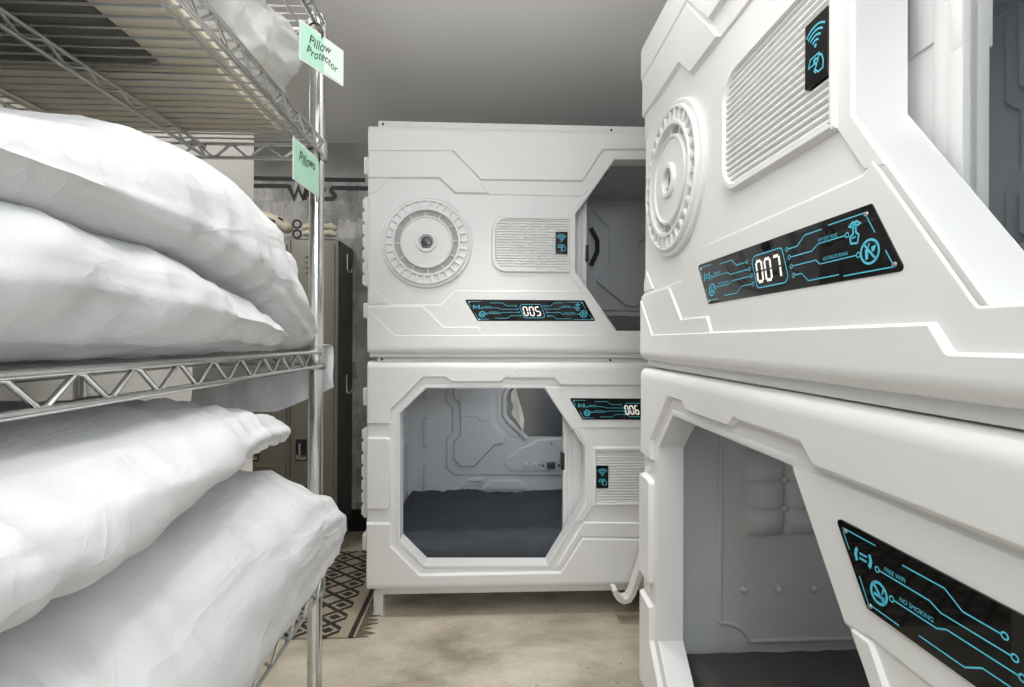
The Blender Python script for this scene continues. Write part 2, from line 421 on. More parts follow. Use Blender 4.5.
def speaker(root, c):
    k = .0050
    bm = bmesh.new()
    prof = [(45.2, -.004), (45.2, .010), (44.6, .013), (43.2, .0145), (42.8, .012), (42.2, .012), (42.0, .020), (41.2, .024), (40.2, .024), (39.9, .012),
            (34.0, .010), (33.7, .022), (33.2, .025), (31.6, .025), (31.2, .020), (31.0, .004)]
    lathe(bm, [(r_ * k, w) for r_, w in prof], 96, *c)
    prof = [(26.3, .003), (26.1, .018), (25.6, .022), (24.6, .023), (24.0, .020), (23.6, .017), (10.6, .017), (10.2, .024), (9.6, .027), (7.6, .027), (7.0, .024), (6.4, .012), (5.7, .010), (5.6, -.002)]
    lathe(bm, [(r_ * k, w) for r_, w in prof], 96, *c)
    def radial(ang, r0, r1, hw, w0, w1):
        d = Vector((math.cos(ang), math.sin(ang))); n = Vector((-d.y, d.x)); C = Vector(c)
        q = [C + d * r0 * k - n * hw * k, C + d * r1 * k - n * hw * k, C + d * r1 * k + n * hw * k, C + d * r0 * k + n * hw * k]
        plate(bm, [(p.x, p.y) for p in q], [(0, w0), (0, w1 - .002), (.002, w1)], 0)
    for i in range(30): radial(2 * math.pi * i / 30 + .05, 33.4, 40.3, 1.35, .008, .0225)
    for i in range(12): radial(2 * math.pi * i / 12 + R(3), 25.8, 31.4, .55, -.002, .013)
    o = obj('speaker_ring', bm, M['shell'], root, 30)
    bm = bmesh.new(); lathe(bm, [(31.5 * k, .0035), (26 * k, .0035), (20 * k, .0035)], 64, *c)
    for i in range(4): lathe(bm, [(0, .0215), (.35 * k * 2, .0215)], 8, c[0] + 37 * k * math.cos(R(85 + 90 * i)), c[1] + 37 * k * math.sin(R(85 + 90 * i)))
    obj('speaker_mesh', bm, M['greygrille'], o)
    bm = bmesh.new(); lathe(bm, [(5.9 * k, .009), (5.0 * k, .011), (3.4 * k, .013), (0, .0135)], 32, *c)
    box(bm, (c[0] - 4.6 * k, -.017, c[1] - 5.4 * k), (c[0] + 4.6 * k, -.008, c[1] - 3.4 * k), .001)
    obj('hub_lens', bm, M['lens'], o)
    return o

def vent(root, t, x0, x1, y0, y1, left_round=True, name='vent_grille'):
    (u0, v1), (u1, v0) = t(x0, y0), t(x1, y1)
    bm = bmesh.new()
    e = .010; q = .0065; R1 = .06
    outer = [(u0 - e * 1.4, v0 - e), (u1 + e * 1.4, v0 - e), (u1 + e * 1.4, v1 + e), (u0 - e * 1.4, v1 + e)]
    qa, qb = (q, .0005) if left_round else (.0005, q)
    inner = [(u0 + qa, v0 + q), (u1 - qb, v0 + q), (u1 - qb, v1 - q), (u0 + qa, v1 - q)]
    rso = [R1 + .014, .003, .003, R1 + .014] if left_round else [.003, R1 + .014, R1 + .014, .003]
    rsi = [R1, .002, .002, R1] if left_round else [.002, R1, R1, .002]
    inn = fillet(ccw(inner), 0, rs=rsi, seg=8)
    p = fillet(ccw(outer), 0, rs=rso, seg=8)
    prof = s_prof(-.004, 0, .011, .009)
    loops = [loop3(bm, inset(p, d) if d else p, w) for d, w in prof]
    loops += [loop3(bm, inset(inn, d), w) for d, w in ((-.0015, .0143), (0, .0125), (.003, .001), (.003, -.006))]
    for a, b in zip(loops, loops[1:]): strip(bm, a, b)
    obj('vent_rim', bm, M['shell'], root, 35)
    # slats
    bm = bmesh.new(); n = 19; h = (v1 - v0 - 2 * q) / n; prev = None
    for i in range(n):
        for ph, w in ((0, .0005), (.10, .0005), (.24, .0065), (.36, .0082), (.62, .0082), (.80, .0062), (.93, .0005)):
            vv = v0 + q + h * (i + ph); dv = min(vv - v0 - q, v1 - q - vv); cut = 0
            if dv < R1: cut = R1 - math.sqrt(max(0, R1 * R1 - (R1 - dv) ** 2))
            a, b = (u0 + q + cut - .002, u1 + .002) if left_round else (u0 - .002, u1 - q - cut + .002)
            cur = [bm.verts.new((a, -w, vv)), bm.verts.new((b, -w, vv))]
            if prev: bm.faces.new((prev[0], prev[1], cur[1], cur[0]))
            prev = cur
    obj('vent_slats', bm, M['shell'], root, 25)

def card_reader(root, t, x0, x1, y0, y1):
    (u0, v1), (u1, v0) = t(x0, y0), t(x1, y1)
    bm = bmesh.new(); plate(bm, [(u0, v0), (u1, v0), (u1, v1), (u0, v1)], [(0, 0), (0, .0125), (.001, .0135)], .002, cap=True)
    o = obj('card_reader', bm, M['glass'], root, 0)
    bm = bmesh.new(); W = u1 - u0; H = v1 - v0; cx = (u0 + u1) / 2; w = .0142
    cy = v0 + H * .56; s = W * .020
    lathe(bm, [(0, w), (W * .055, w)], 14, cx, cy)
    for r_ in (.20, .34, .48, .62): ribbon(bm, arc(cx, cy - W * .05, W * r_ * .98, 48, 132, 14), W * .055, w)
    # hand holding a card
    hy = v0 + H * .30
    card = [(cx - W * .30, hy - W * .02), (cx - W * .22, hy + W * .20), (cx + W * .16, hy + W * .20), (cx + W * .10, hy - W * .02)]
    ribbon(bm, card, W * .045, w, True)
    hand = [(cx - W * .06, hy + W * .02), (cx + W * .02, hy + W * .10), (cx + W * .10, hy + W * .06), (cx + W * .16, hy + W * .14), (cx + W * .26, hy + W * .10), (cx + W * .34, hy - W * .10), (cx + W * .32, hy - W * .30), (cx + W * .12, hy - W * .32), (cx - W * .02, hy - W * .18), (cx + W * .06, hy - W * .08)]
    ribbon(bm, hand, W * .05, w, True)
    ribbon(bm, [(cx - W * .10, hy + W * .08), (cx + W * .02, hy + W * .13)], W * .04, w)
    ribbon(bm, [(cx + W * .02, hy - W * .30), (cx - W * .06, hy - W * .20)], W * .04, w)
    obj('reader_symbols', bm, M['cyan'], o, 0)

SEG = {'0': 'abcdef', '1': 'bc', '2': 'abged', '3': 'abgcd', '4': 'fgbc', '5': 'afgcd', '6': 'afgedc', '7': 'abc', '8': 'abcdefg', '9': 'abcfgd'}
def digits(parent, t, s, x0, dx, y0, y1):
    """lit seven-segment number on the display"""
    bm = bmesh.new(); w = .0093; sl = .42
    for i, ch in enumerate(s):
        a = x0 + dx * i; wd = dx * .62; ym = (y0 + y1) / 2
        X = lambda x, y: t(x + (y - y1) * sl * .55, y)
        pts = {'a': ((a, y0), (a + wd, y0)), 'd': ((a, y1), (a + wd, y1)), 'g': ((a, ym), (a + wd, ym)),
               'f': ((a, y0), (a, ym)), 'b': ((a + wd, y0), (a + wd, ym)), 'e': ((a, ym), (a, y1)), 'c': ((a + wd, ym), (a + wd, y1))}
        for k in SEG[ch]:
            (xa, ya), (xb, yb) = pts[k]
            ex, ey = (xb - xa) * .08, (yb - ya) * .08
            ribbon(bm, [X(xa + ex, ya + ey), X(xb - ex, yb - ey)], .0058, w)
    return obj('number_' + 'digits', bm, M['digit'], parent, 0)

def display(root, t, ox, oy, num=None):
    """glossy strip display; ox, oy shift the template to this pod's panel"""
    q = lambda x, y: t(x + ox, y + oy)
    bm = bmesh.new()
    plate(bm, [q(464.5, 299.6), q(584, 300.4), q(595.5, 321.2), q(477.6, 321)], [(0, -.004), (0, .0076), (.0006, .0083)], .006, cap=True)
    o = obj('display_panel', bm, M['glass'], root, 0)
    bm = bmesh.new(); w = .009; lw = .0019
    Ls = [[(468, 301.6), (481, 301.7)], [(468.4, 303), (471, 307)], [(475, 313), (478.4, 319.2), (489, 319.3)], [(566, 302.4), (581.5, 302.5), (585.3, 309)], [(589, 314.6), (592, 319.6), (573, 319.6)],
          [(490, 303), (502, 303), (506.5, 306), (515, 306)], [(482.5, 308), (498, 308), (501, 309.3), (517, 309.3)], [(487.5, 313.6), (500, 313.6), (502.5, 312.4), (518.5, 312.4)], [(495, 318.3), (507, 318.3), (511, 315.8), (519.8, 315.8)],
          [(544.5, 306), (550, 306), (554, 303), (563, 303)], [(546, 309.2), (558, 309.2), (561, 307.4), (573.5, 307.4)], [(547.3, 312.6), (560, 312.6), (562, 314.2), (578, 314.2)], [(548.6, 316), (552.5, 316), (556, 318.9), (571, 318.9)]]
    for L in Ls: ribbon(bm, [q(*p) for p in L], lw, w)
    ribbon(bm, fillet(ccw([q(518.8, 304.6), q(540.5, 304.6), q(545.5, 318), q(523.8, 318)]), .012, 4), lw * 1.25, w, True)
    for p in ((515.7, 306), (517.7, 309.3), (519.2, 312.4), (520.5, 315.8), (543.8, 306), (545.3, 309.2), (546.6, 312.6), (547.9, 316), (481.6, 308), (486.6, 313.6), (574.4, 307.4), (579, 314.2)):
        c = q(*p); ribbon(bm, arc(*c, .0036, 0, 330, 11), .0018, w, True)
    # signal waves
    c = q(476.4, 307); 
    for sgn in (0, 180):
        ribbon(bm, arc(*c, .0145, sgn - 38, sgn + 38, 8), .0055, w)
    for dy in (-.0035, .0035): ribbon(bm, [(c[0] - .007, c[1] + dy), (c[0] + .007, c[1] + dy)], .003, w)
    # no smoking
    c = q(482.2, 314.3); ribbon(bm, arc(*c, .0140, 0, 348, 28), .004, w, True)
    ribbon(bm, [(c[0] - .011, c[1] + .011), (c[0] + .011, c[1] - .011)], .004, w); ribbon(bm, [(c[0] - .009, c[1] - .004), (c[0] + .010, c[1] - .004)], .0045, w)
    ribbon(bm, [(c[0] + .006, c[1] + .001), (c[0] + .008, c[1] + .009)], .0025, w)
    # keep quiet: lips and finger
    c = q(577.5, 306.8)
    ribbon(bm, [(c[0] - 0.0111, c[1] + 0.0089), (c[0] - 0.0037, c[1] + 0.0141), (c[0], c[1] + 0.0118), (c[0] + 0.0037, c[1] + 0.0141), (c[0] + 0.0111, c[1] + 0.0089), (c[0], c[1] + 0.0044)], .003, w, True)
    ribbon(bm, [(c[0] - 0.0030, c[1] + 0.0089), (c[0] - 0.0030, c[1] - 0.0044), (c[0] - 0.0096, c[1] - 0.0074), (c[0] - 0.0074, c[1] - 0.0178), (c[0] + 0.0059, c[1] - 0.0192), (c[0] + 0.0089, c[1] - 0.0074), (c[0] + 0.0030, c[1] - 0.0030), (c[0] + 0.0030, c[1] + 0.0089)], .003, w, True)
    ribbon(bm, [(c[0] - 0.0059, c[1] - 0.0104), (c[0] + 0.0030, c[1] - 0.0089)], .0025, w)
    # no eating or drinking
    c = q(583.4, 314); ribbon(bm, arc(*c, .0170, 0, 348, 28), .0036, w, True)
    ribbon(bm, [(c[0] - .012, c[1] + .013), (c[0] + .012, c[1] - .013)], .0035, w)
    flat(bm, [(c[0] - .009, c[1] + .004), (c[0] - .002, c[1] + .004), (c[0] - .003, c[1] - .011), (c[0] - .008, c[1] - .011)], w + .0002)
    flat(bm, [(c[0] + .003, c[1] + .006), (c[0] + .012, c[1] + .008), (c[0] + .009, c[1] - .001), (c[0] + .004, c[1] - .001)], w + .0002)
    ribbon(bm, [(c[0] - .004, c[1] + .003), (c[0] - .001, c[1] + .012)], .0025, w)
    for s, x, y, sq in (('FREE WIFI', 484, 307.3, .95), ('NO SMOKING', 489, 312.8, .95), ('KEEP QUIET PLEASE', 561, 306.8, .62), ('NO EATING OR DRINKING', 563.5, 313.4, .55)):
        add_text(bm, s, .0085, *q(x, y), w, 0, .1, sq)
    obj('panel_graphics', bm, M['cyan'], o, 0)
    for p in ((469.2, 302.2), (479, 319.6), (582, 303), (592, 319)):
        bm = bmesh.new(); lathe(bm, [(.0036, .0083), (.0031, .0103), (0, .0107)], 10, *q(*p)); obj('panel_screw', bm, M['chromedull'], o)
    if num: digits(o, t, num, (524.6 if ox == 0 else 521.2) + ox, 6.1 if ox == 0 else 4.9, 307.2 + oy, 315.6 + oy)
    return o

DEPTH = 1.08
def body(root, t, rh=.036):
    H = t.H; L = POD_L
    bm = bmesh.new(); e = .005
    pr = [(e, -.05), (e, -DEPTH)]
    rect = ccw([(0, 0), (L, 0), (L, H), (0, H)])
    rect = fillet(rect, .03, 4)
    a = loop3(bm, inset(rect, e), -.05); b = loop3(bm, inset(rect, e), -DEPTH + .015); c = loop3(bm, inset(rect, e + .015), -DEPTH)
    strip(bm, a, b); strip(bm, b, c); bm.faces.new(c)
    obj('body_shell', bm, M['shell'], root)
    # coated steel frame rail above the body
    bm = bmesh.new()
    box(bm, (.045, .030, H - .002), (L - .045, .034 + .03, H + rh), .002)
    box(bm, (.045, DEPTH - .06, H - .002), (L - .045, DEPTH - .02, H + rh), .002)
    box(bm, (.045, .064, H - .002), (.075, DEPTH - .06, H + rh - .002), .002); box(bm, (L - .075, .064, H - .002), (L - .045, DEPTH - .06, H + rh - .002), .002)
    rl = obj('frame_rail', bm, M['steel'], root)
    bm = bmesh.new()
    bm.free()
    for u, v in ((.068, rh * .55), (1.222, rh * .45), (1.9, rh * .45)):
        bm = bmesh.new(); lathe(bm, [(0, -.0290), (.0065, -.0292)], 14, u, H + v); obj('bolt_hole', bm, M['black'], rl)
    # moulded hinge ribs on the end walls
    for s in (0, 1):
        for v0, v1, n in ((.80 * H, .88 * H, 1), (.30 * H, .70 * H, 7), (.155 * H, .225 * H, 1)):
            bm = bmesh.new()
            x0, x1 = (-.032, .01) if s == 0 else (L - .01, L + .032)
            if n == 1: box(bm, (x0, .05, v0), (x1, .16, v1), .008, 3)
            else:
                xo = x0 if s == 0 else x1
                box(bm, (min(x0, x1) + (.004 if s == 0 else 0), .05, v0), (max(x0, x1) - (0 if s == 0 else .004), .16, v1), .006)
                st = (v1 - v0) / n
                for i in range(n): box(bm, (xo - .008 if s == 0 else xo - .02, .06, v0 + st * (i + .12)), (xo + .02 if s == 0 else xo + .008, .15, v0 + st * (i + .88)), .006)
            obj('side_rib', bm, M['shell'], root)

def liner(root, t, kind):
    """inner lining with embossed back wall and headboard"""
    H = t.H; L = POD_L; e = .03; f = .085; d = DEPTH - .045
    bm = bmesh.new()
    rect = fillet(ccw([(e, e + .05), (L - e, e + .05), (L - e, H - e), (e, H - e)]), .05, 5)
    a = loop3(bm, rect, -f); b = loop3(bm, rect, -d + .04); c = loop3(bm, inset(rect, .012), -d + .012); g = loop3(bm, inset(rect, .04), -d)
    for x, y in ((a, b), (b, c), (c, g)): strip(bm, x, y)
    bm.faces.new(g)
    # inside of the front wall
    obj('inner_lining', bm, M['liner'], root)
    YB = YF + d
    def Q(px, py):
        X, Z = wall_pt(px, py, YB); return (X - XL, Z - TB.z0)
    s = 1 / 5.25
    def I(L_): return [Q(395 + x * s, 380 + y * s) for x, y in L_]
    dz = 0 if kind == 'B' else 0.0
    clampv = lambda P_: [(min(max(x, e + .02), L - e - .02), min(max(y, .12), H - e - .02)) for x, y in P_]
    bm = bmesh.new(); b0 = -d - .002
    pf = lambda h, w=.007: s_prof(b0, -d, -d + h * 1.5, w)
    top = -600
    for y0, y1 in ((-70, 100), (197, 350), (447, 600)):
        plate(bm, clampv(I([(150, y0), (182, y0), (182, y1), (150, y1)])), pf(.012), .006)
    P1 = [(268, top), (268, 115), (300, 145), (300, 270), (268, 305), (268, 460), (312, 500), (1500, 500), (1500, top)]
    plate(bm, clampv(I(P1)), pf(.010, .010), .006)
    pg = lambda h0, h, w=.008: s_prof(-d + h0 * 1.5 - .002, -d + h0 * 1.5, -d + (h0 + h) * 1.5, w)
    P2 = [(308, top), (308, 95), (343, 125), (343, 285), (308, 320), (308, 415), (343, 452), (418, 452), (530, 335), (570, 335), (582, 300), (508, 220), (508, top)]
    plate(bm, clampv(I(P2)), pg(.010, .012, .010), .006)
    plate(bm, clampv(I([(346, top), (346, 190), (430, 190), (445, 212), (505, 212), (505, top)])), pg(.022, .003, .006), .003)
    P4 = [(535, top), (535, 215), (612, 296), (660, 296), (560, 190), (560, top)]
    plate(bm, clampv(I(P4)), pg(.010, .004, .005), .003)
    PC = [(575, 425), (590, 400), (620, 388), (660, 352), (700, 340), (745, 312), (900, 300), (1050, 300), (1050, 475), (610, 475), (578, 450)]
    plate(bm, clampv(I(PC)), pg(.010, .006, .006), .004)
    lo = [(325, 575), (378, 512), (1000, 512), (1000, 575)]
    for k in range(3):
        y = 515 + 20 * k; x = 385 - 16 * k
        plate(bm, I([(x - 10, y + 14), (x, y), (x + 95, y), (x + 85, y + 14)]), pf(.016, .004), .003)
    plate(bm, I([(455, 572), (502, 524), (640, 524), (695, 560), (690, 572)]), pf(.014, .006), .004)
    if kind == 'A':
        def IA(L_):
            o = []
            for x, y in L_:
                X, Z = wall_pt(580 + x / 3.36, 140 + y / 3.36, YB); o.append((X - XL, Z - TA.z0))
            return o
        plate(bm, clampv(IA([(40, 245), (72, 222), (190, 222), (225, 250), (225, 330), (196, 350), (196, 450), (225, 480), (225, 545), (180, 565), (150, 560), (45, 475), (92, 425), (92, 300)])), pg(.010, .014, .010), .004)
        for k in range(3): plate(bm, clampv(IA([(105 + 10 * k, 590 + 18 * k), (170 + 14 * k, 590 + 18 * k), (180 + 14 * k, 602 + 18 * k), (112 + 10 * k, 602 + 18 * k)])), pg(.010, .008, .004), .002)
        plate(bm, clampv(IA([(96, 300), (150, 300), (158, 310), (188, 310), (188, 420), (140, 408), (96, 412)])), pg(.024, .003, .005), .002)
    obj('back_wall_moulding', bm, M['liner'], root, 40)
    if kind == 'A':
        bm = bmesh.new()
        def IA1(x, y):
            X, Z = wall_pt(580 + x / 3.36, 140 + y / 3.36, YB - .03); return (X - XL, Z - TA.z0)
        for pts in ([(36, 296), (58, 338), (58, 375), (36, 422)],):
            ribbon(bm, [IA1(*p) for p in pts], .032, -d + .03)
        obj('dark_trim', bm, M['black'], root, 0); bm = bmesh.new()
        n = 40
        for r0, r1 in ((.17, .20),):
            vs = [[bm.verts.new((1.12 + r_ * math.cos(2 * math.pi * k / n), .55 + r_ * math.sin(2 * math.pi * k / n), H - e - .006)) for k in range(n)] for r_ in (r0, r1)]
            strip(bm, vs[0], vs[1])
        obj('lamp_ring', bm, M['black'], root, 0)
    # ceiling ribs
    bm = bmesh.new()
    zc = H - e
    for (x0, y0), (x1, y1) in (((.10, .25), (.75, .55)), ((.75, .55), (.75, .95)), ((.10, .95), (.55, .62)), ((.9, .3), (1.5, .75)), ((1.5, .3), (.9, .75)), ((.12, .62), (.7, .58)), ((.35, .2), (.35, 1.0))):
        tube(bm, [(x0, y0, zc), (x1, y1, zc)], .012, 6)
    obj('roof_ribs', bm, M['liner'], root, 60)
    # headboard cushion, panel bead and studs on the far end wall (w = depth into pod)
    def E(px, py):
        Yp = PODY - e
        X, Z = wall_pt(px, py, Yp); return (X - PODX, Z - TB.z0)   # (depth, height)
    bm = bmesh.new()
    x0, zt = E(740, 454); x1 = x0 + .435; zb = E(740, 540)[1]
    nx, nz = 48, 36; cols, rows = 3, 3; g = []
    for i in range(nx + 1):
        rw = []
        for j in range(nz + 1):
            a, b_ = i / nx, j / nz
            edge = min(1, min(a, 1 - a) * 7) ** .5 * min(1, min(b_, 1 - b_) * 6) ** .5
            cu = abs(math.sin(math.pi * a * cols)) ** .45; ru = abs(math.sin(math.pi * b_ * rows)) ** .45
            da = abs(a * cols - round(a * cols)); db = abs(b_ * rows - round(b_ * rows))
            pinch = math.exp(-(da * da + db * db) * 22) if 0 < round(a * cols) < cols and 0 < round(b_ * rows) < rows else 0
            th = .004 + .055 * edge * (.45 + .55 * min(cu if 0 < round(a * cols) < cols else 1, .35 + .65 * ru if 0 < round(b_ * rows) < rows else 1)) - .012 * pinch * edge
            rw.append(bm.verts.new((e + (th if edge > 0 else -.002), x0 + a * (x1 - x0), zb + b_ * (zt - zb))))
        g.append(rw)
    for i in range(nx):
        for j in range(nz): bm.faces.new((g[i][j], g[i + 1][j], g[i + 1][j + 1], g[i][j + 1]))
    hb = obj('headboard_cushion', bm, M['liner'], root, 60)
    for a in (1 / 3, 2 / 3):
        for b_ in (1 / 3, 2 / 3):
            bm = bmesh.new(); bmesh.ops.create_uvsphere(bm, u_segments=12, v_segments=8, radius=.013)
            obj('button', bm, M['liner'], hb, 60, (e + .030, x0 + a * (x1 - x0), zb + b_ * (zt - zb)))
    for px in (743, 778.6, 814, 849.6):
        bm = bmesh.new(); y_, z_ = E(px, 594); bmesh.ops.create_uvsphere(bm, u_segments=12, v_segments=8, radius=.014, matrix=Matrix.Translation((e + .001, y_, z_)))
        obj('wall_stud', bm, M['liner'], root, 60)
    bm = bmesh.new()
    yb, zq = E(719.5, 627); ye, ze = E(748, 646)
    pts = [(e, yb, H - e - .03), (e, yb, zq)] ; tube(bm, pts, .010, 8)
    pts = []
    for k in range(9):
        a = math.pi / 2 * k / 8; pts.append((e, yb + (ye - yb) * math.sin(a), ze + (zq - ze) * math.cos(a)))
    tube(bm, pts, .010, 8); tube(bm, [(e, ye, ze), (e, .95, ze)], .008, 8)
    obj('panel_bead', bm, M['liner'], root, 60)
    if kind == 'B':
        # mirror niche, thick moulded frame, control strip
        bm = bmesh.new(); plate(bm, clampv(I([(588, -200), (588, 190), (690, 293), (1250, 293), (1250, -200)])), [(0, -d + .006), (0, -d + .0185), (.001, -d + .0195)], .004)
        obj('mirror', bm, M['mirror'], root)
        bm = bmesh.new(); pl = clampv(I([(592, -220), (592, 40), (574, 78), (574, 182), (594, 212), (688, 301)]))
        tube(bm, [(x, d - .022, y) for x, y in pl], .019, 10)
        obj('mirror_frame', bm, M['liner'], root, 60)
        bm = bmesh.new()
        c = I([(815, 370)])[0]; lathe(bm, [(.082, -d + .022), (.080, -d + .028), (.076, -d + .028), (.074, -d + .026), (0, -d + .026)], 40, *c)
        obj('reading_speaker', bm, M['liner'], root)
        for nm, x, y, r_, mm in (('knob', 688, 442, .016, 'steel'), ('knob', 735, 442, .016, 'steel'), ('usb_port', 775, 444, .007, 'black'), ('switch', 857, 443, .008, 'black'), ('indicator', 760, 438, .004, 'black'), ('sensor', 818, 328, .005, 'black')):
            bm = bmesh.new(); c = I([(x, y)])[0]; lathe(bm, [(r_, -d + .02), (r_, -d + .034), (r_ * .7, -d + .038), (0, -d + .038)], 16, *c); obj(nm, bm, M[mm], root)
        bm = bmesh.new(); (a0, b1), (a1, b0_) = I([(795, 425)])[0], I([(838, 460)])[0]
        box(bm, (a0, d - .034, b0_), (a1, d - .012, b1), .003); obj('touch_screen', bm, M['screen'], root)

def door(root, t, x_out, x_edge, y0, y1, ymid):
    """sliding door leaf behind the front wall; x_edge is its free edge"""
    (uo, v1), (ue, v0) = t(x_out, y0), t(x_edge, y1); s = 1 if ue > uo else -1
    bm = bmesh.new()
    box(bm, (min(uo, ue), .104, v0 - .02), (max(uo, ue), .118, v1 + .02), .002)
    st = ue - s * .024
    box(bm, (min(st, ue), .095, v0 - .02), (max(st, ue), .135, v1 + .02), .003)
    st2 = ue - s * .05
    box(bm, (min(st2, st), .098, v0 - .02), (max(st2, st), .110, v1 + .02), .003)
    vm = t(x_edge, ymid)[1]
    a, b = st2 - s * .045, st2
    box(bm, (min(a, b), .1, vm - .01), (max(a, b), .108, vm + .16), .002)
    o = obj('sliding_door', bm, M['frame'], root)
    bm = bmesh.new(); box(bm, (min(ue - s * .008, ue + s * .01), .094, vm - .045), (max(ue - s * .008, ue + s * .01), .14, vm + .045), .003)
    obj('door_latch', bm, M['black'], o)

def foot(root, u, w, z):
    bm = bmesh.new()
    box(bm, (u, w, -.055 - z), (u + .05, w + .012, -.02), .002); box(bm, (u, w, -.055 - z), (u + .008, w + .05, -.02), .002)
    box(bm, (u + .042, w, -.055 - z), (u + .05, w + .05, -.02), .002)
    box(bm, (u - .004, w - .002, -.055 - z), (u + .054, w + .054, -.047 - z), .001)
    obj('foot', bm, M['steel'], root)

# -------- upper pod (type A): speaker, vent and display on the left, entrance on the right
def make_upper():
    t = TA; H = t.H; L = POD_L
    root = empty('sleeping_pod', (XL, YF, t.z0))
    hole = ccw(t.P([(575.5, 214.6), (614.7, 160), (720.8, 160), (760, 214.6), (760, 271), (718, 331), (616.7, 331), (575.5, 271)]))
    bm = bmesh.new()
    rect = [(0, 0), (L, 0), (L, H), (0, H)]
    plate(bm, rect, [(0, -.10), (0, 0)], 0, holes=[hole])
    B = lambda L_: [(min(max(x, 0), L), min(max(y, 0), H)) for x, y in t.P(L_)]
    lx = 300; rx = 900; ty = 60; by = 420
    S = s_prof
    # strip between the two upper lines, flap, top field
    plate(bm, B([(lx, 178), (439, 179.4), (455, 194.6), (578, 197), (580, 197.2), (595, 186.5), (614.7, 158), (722, 158), (742, 186), (rx, 186), (rx, ty), (lx, ty)]), S(-.004, 0, .004, .007), .004)
    plate(bm, B([(lx, 178), (439, 179.4), (455, 194.2), (491, 194.8), (480, 181.6), (454, 154), (450, ty), (lx, ty)]), S(-.004, 0, .0105, .010), .005)
    plate(bm, B([(lx, 151.8), (453.5, 153.2), (480.5, 181.4), (582.8, 182.8), (602.5, 151.6), (rx, 152.4), (rx, ty), (lx, ty)]), S(-.004, .003, .0145, .009), .004)
    plate(bm, B([(lx, 171), (391, 179.0), (374.2, 193.4), (lx, 193.4)]), S(-.004, 0, .003, .005), .003)
    # lower field
    op = [(569, 272), (581, 290), (616.7, 340.5)]
    plate(bm, B([(lx, 304.2), (441, 304.2), (455, 290), (579.5, 290.4), (584, 287), (614.5, 331), (720, 331.5), (745, 296), (rx, 296), (rx, by), (lx, by)]), S(-.004, 0, .0055, .008), .004)
    plate(bm, B([(lx, 300), (373.6, 288.8), (391, 304.5), (lx, 304.5)]), S(-.004, 0, .004, .006), .003)
    plate(bm, B([(lx, 306), (423.5, 305.8), (444, 326.4), (478, 326.4), (483, 334.3), (484, 345), (lx, 345)]), S(-.004, .004, .0105, .007), .004)
    plate(bm, B([(lx, 309), (370, 309.5), (395.8, 334.4), (604.5, 334.4), (609.3, 341.6), (rx, 342), (rx, by), (lx, by)]), S(-.004, .004, .0135, .008), .005)
    # jamb strips beside the opening
    plate(bm, B([(567.5, 215.5), (580, 197.2), (588.2, 196.3), (575.4, 214.6), (575.4, 271), (589.2, 291.5), (580.2, 290), (567.5, 271.5)]), S(-.004, 0, .0045, .004), .002)
    round_edges(bm, H)
    obj('front_shell', bm, M['shell'], root, 38)
    bm = bmesh.new(); frame_ring(bm, hole, .005); obj('door_frame', bm, M['frame'], root, 38)
    speaker(root, t(426.9, 242.6))
    vent(root, t, 494, 567.5, 217.5, 271.5, True)
    card_reader(root, t, 555.4, 566.9, 232.2, 254.2)
    body(root, t, .038); liner(root, t, 'A')
    bm = bmesh.new(); box(bm, (.012, .010, -.0190), (L - .012, .028, .006), .002); box(bm, (.02, DEPTH - .08, -.0190), (L - .02, DEPTH - .04, .006), .002); obj('base_rail', bm, M['steel'], root)
    door(root, t, 520, 590, 150, 341, 250)
    return root
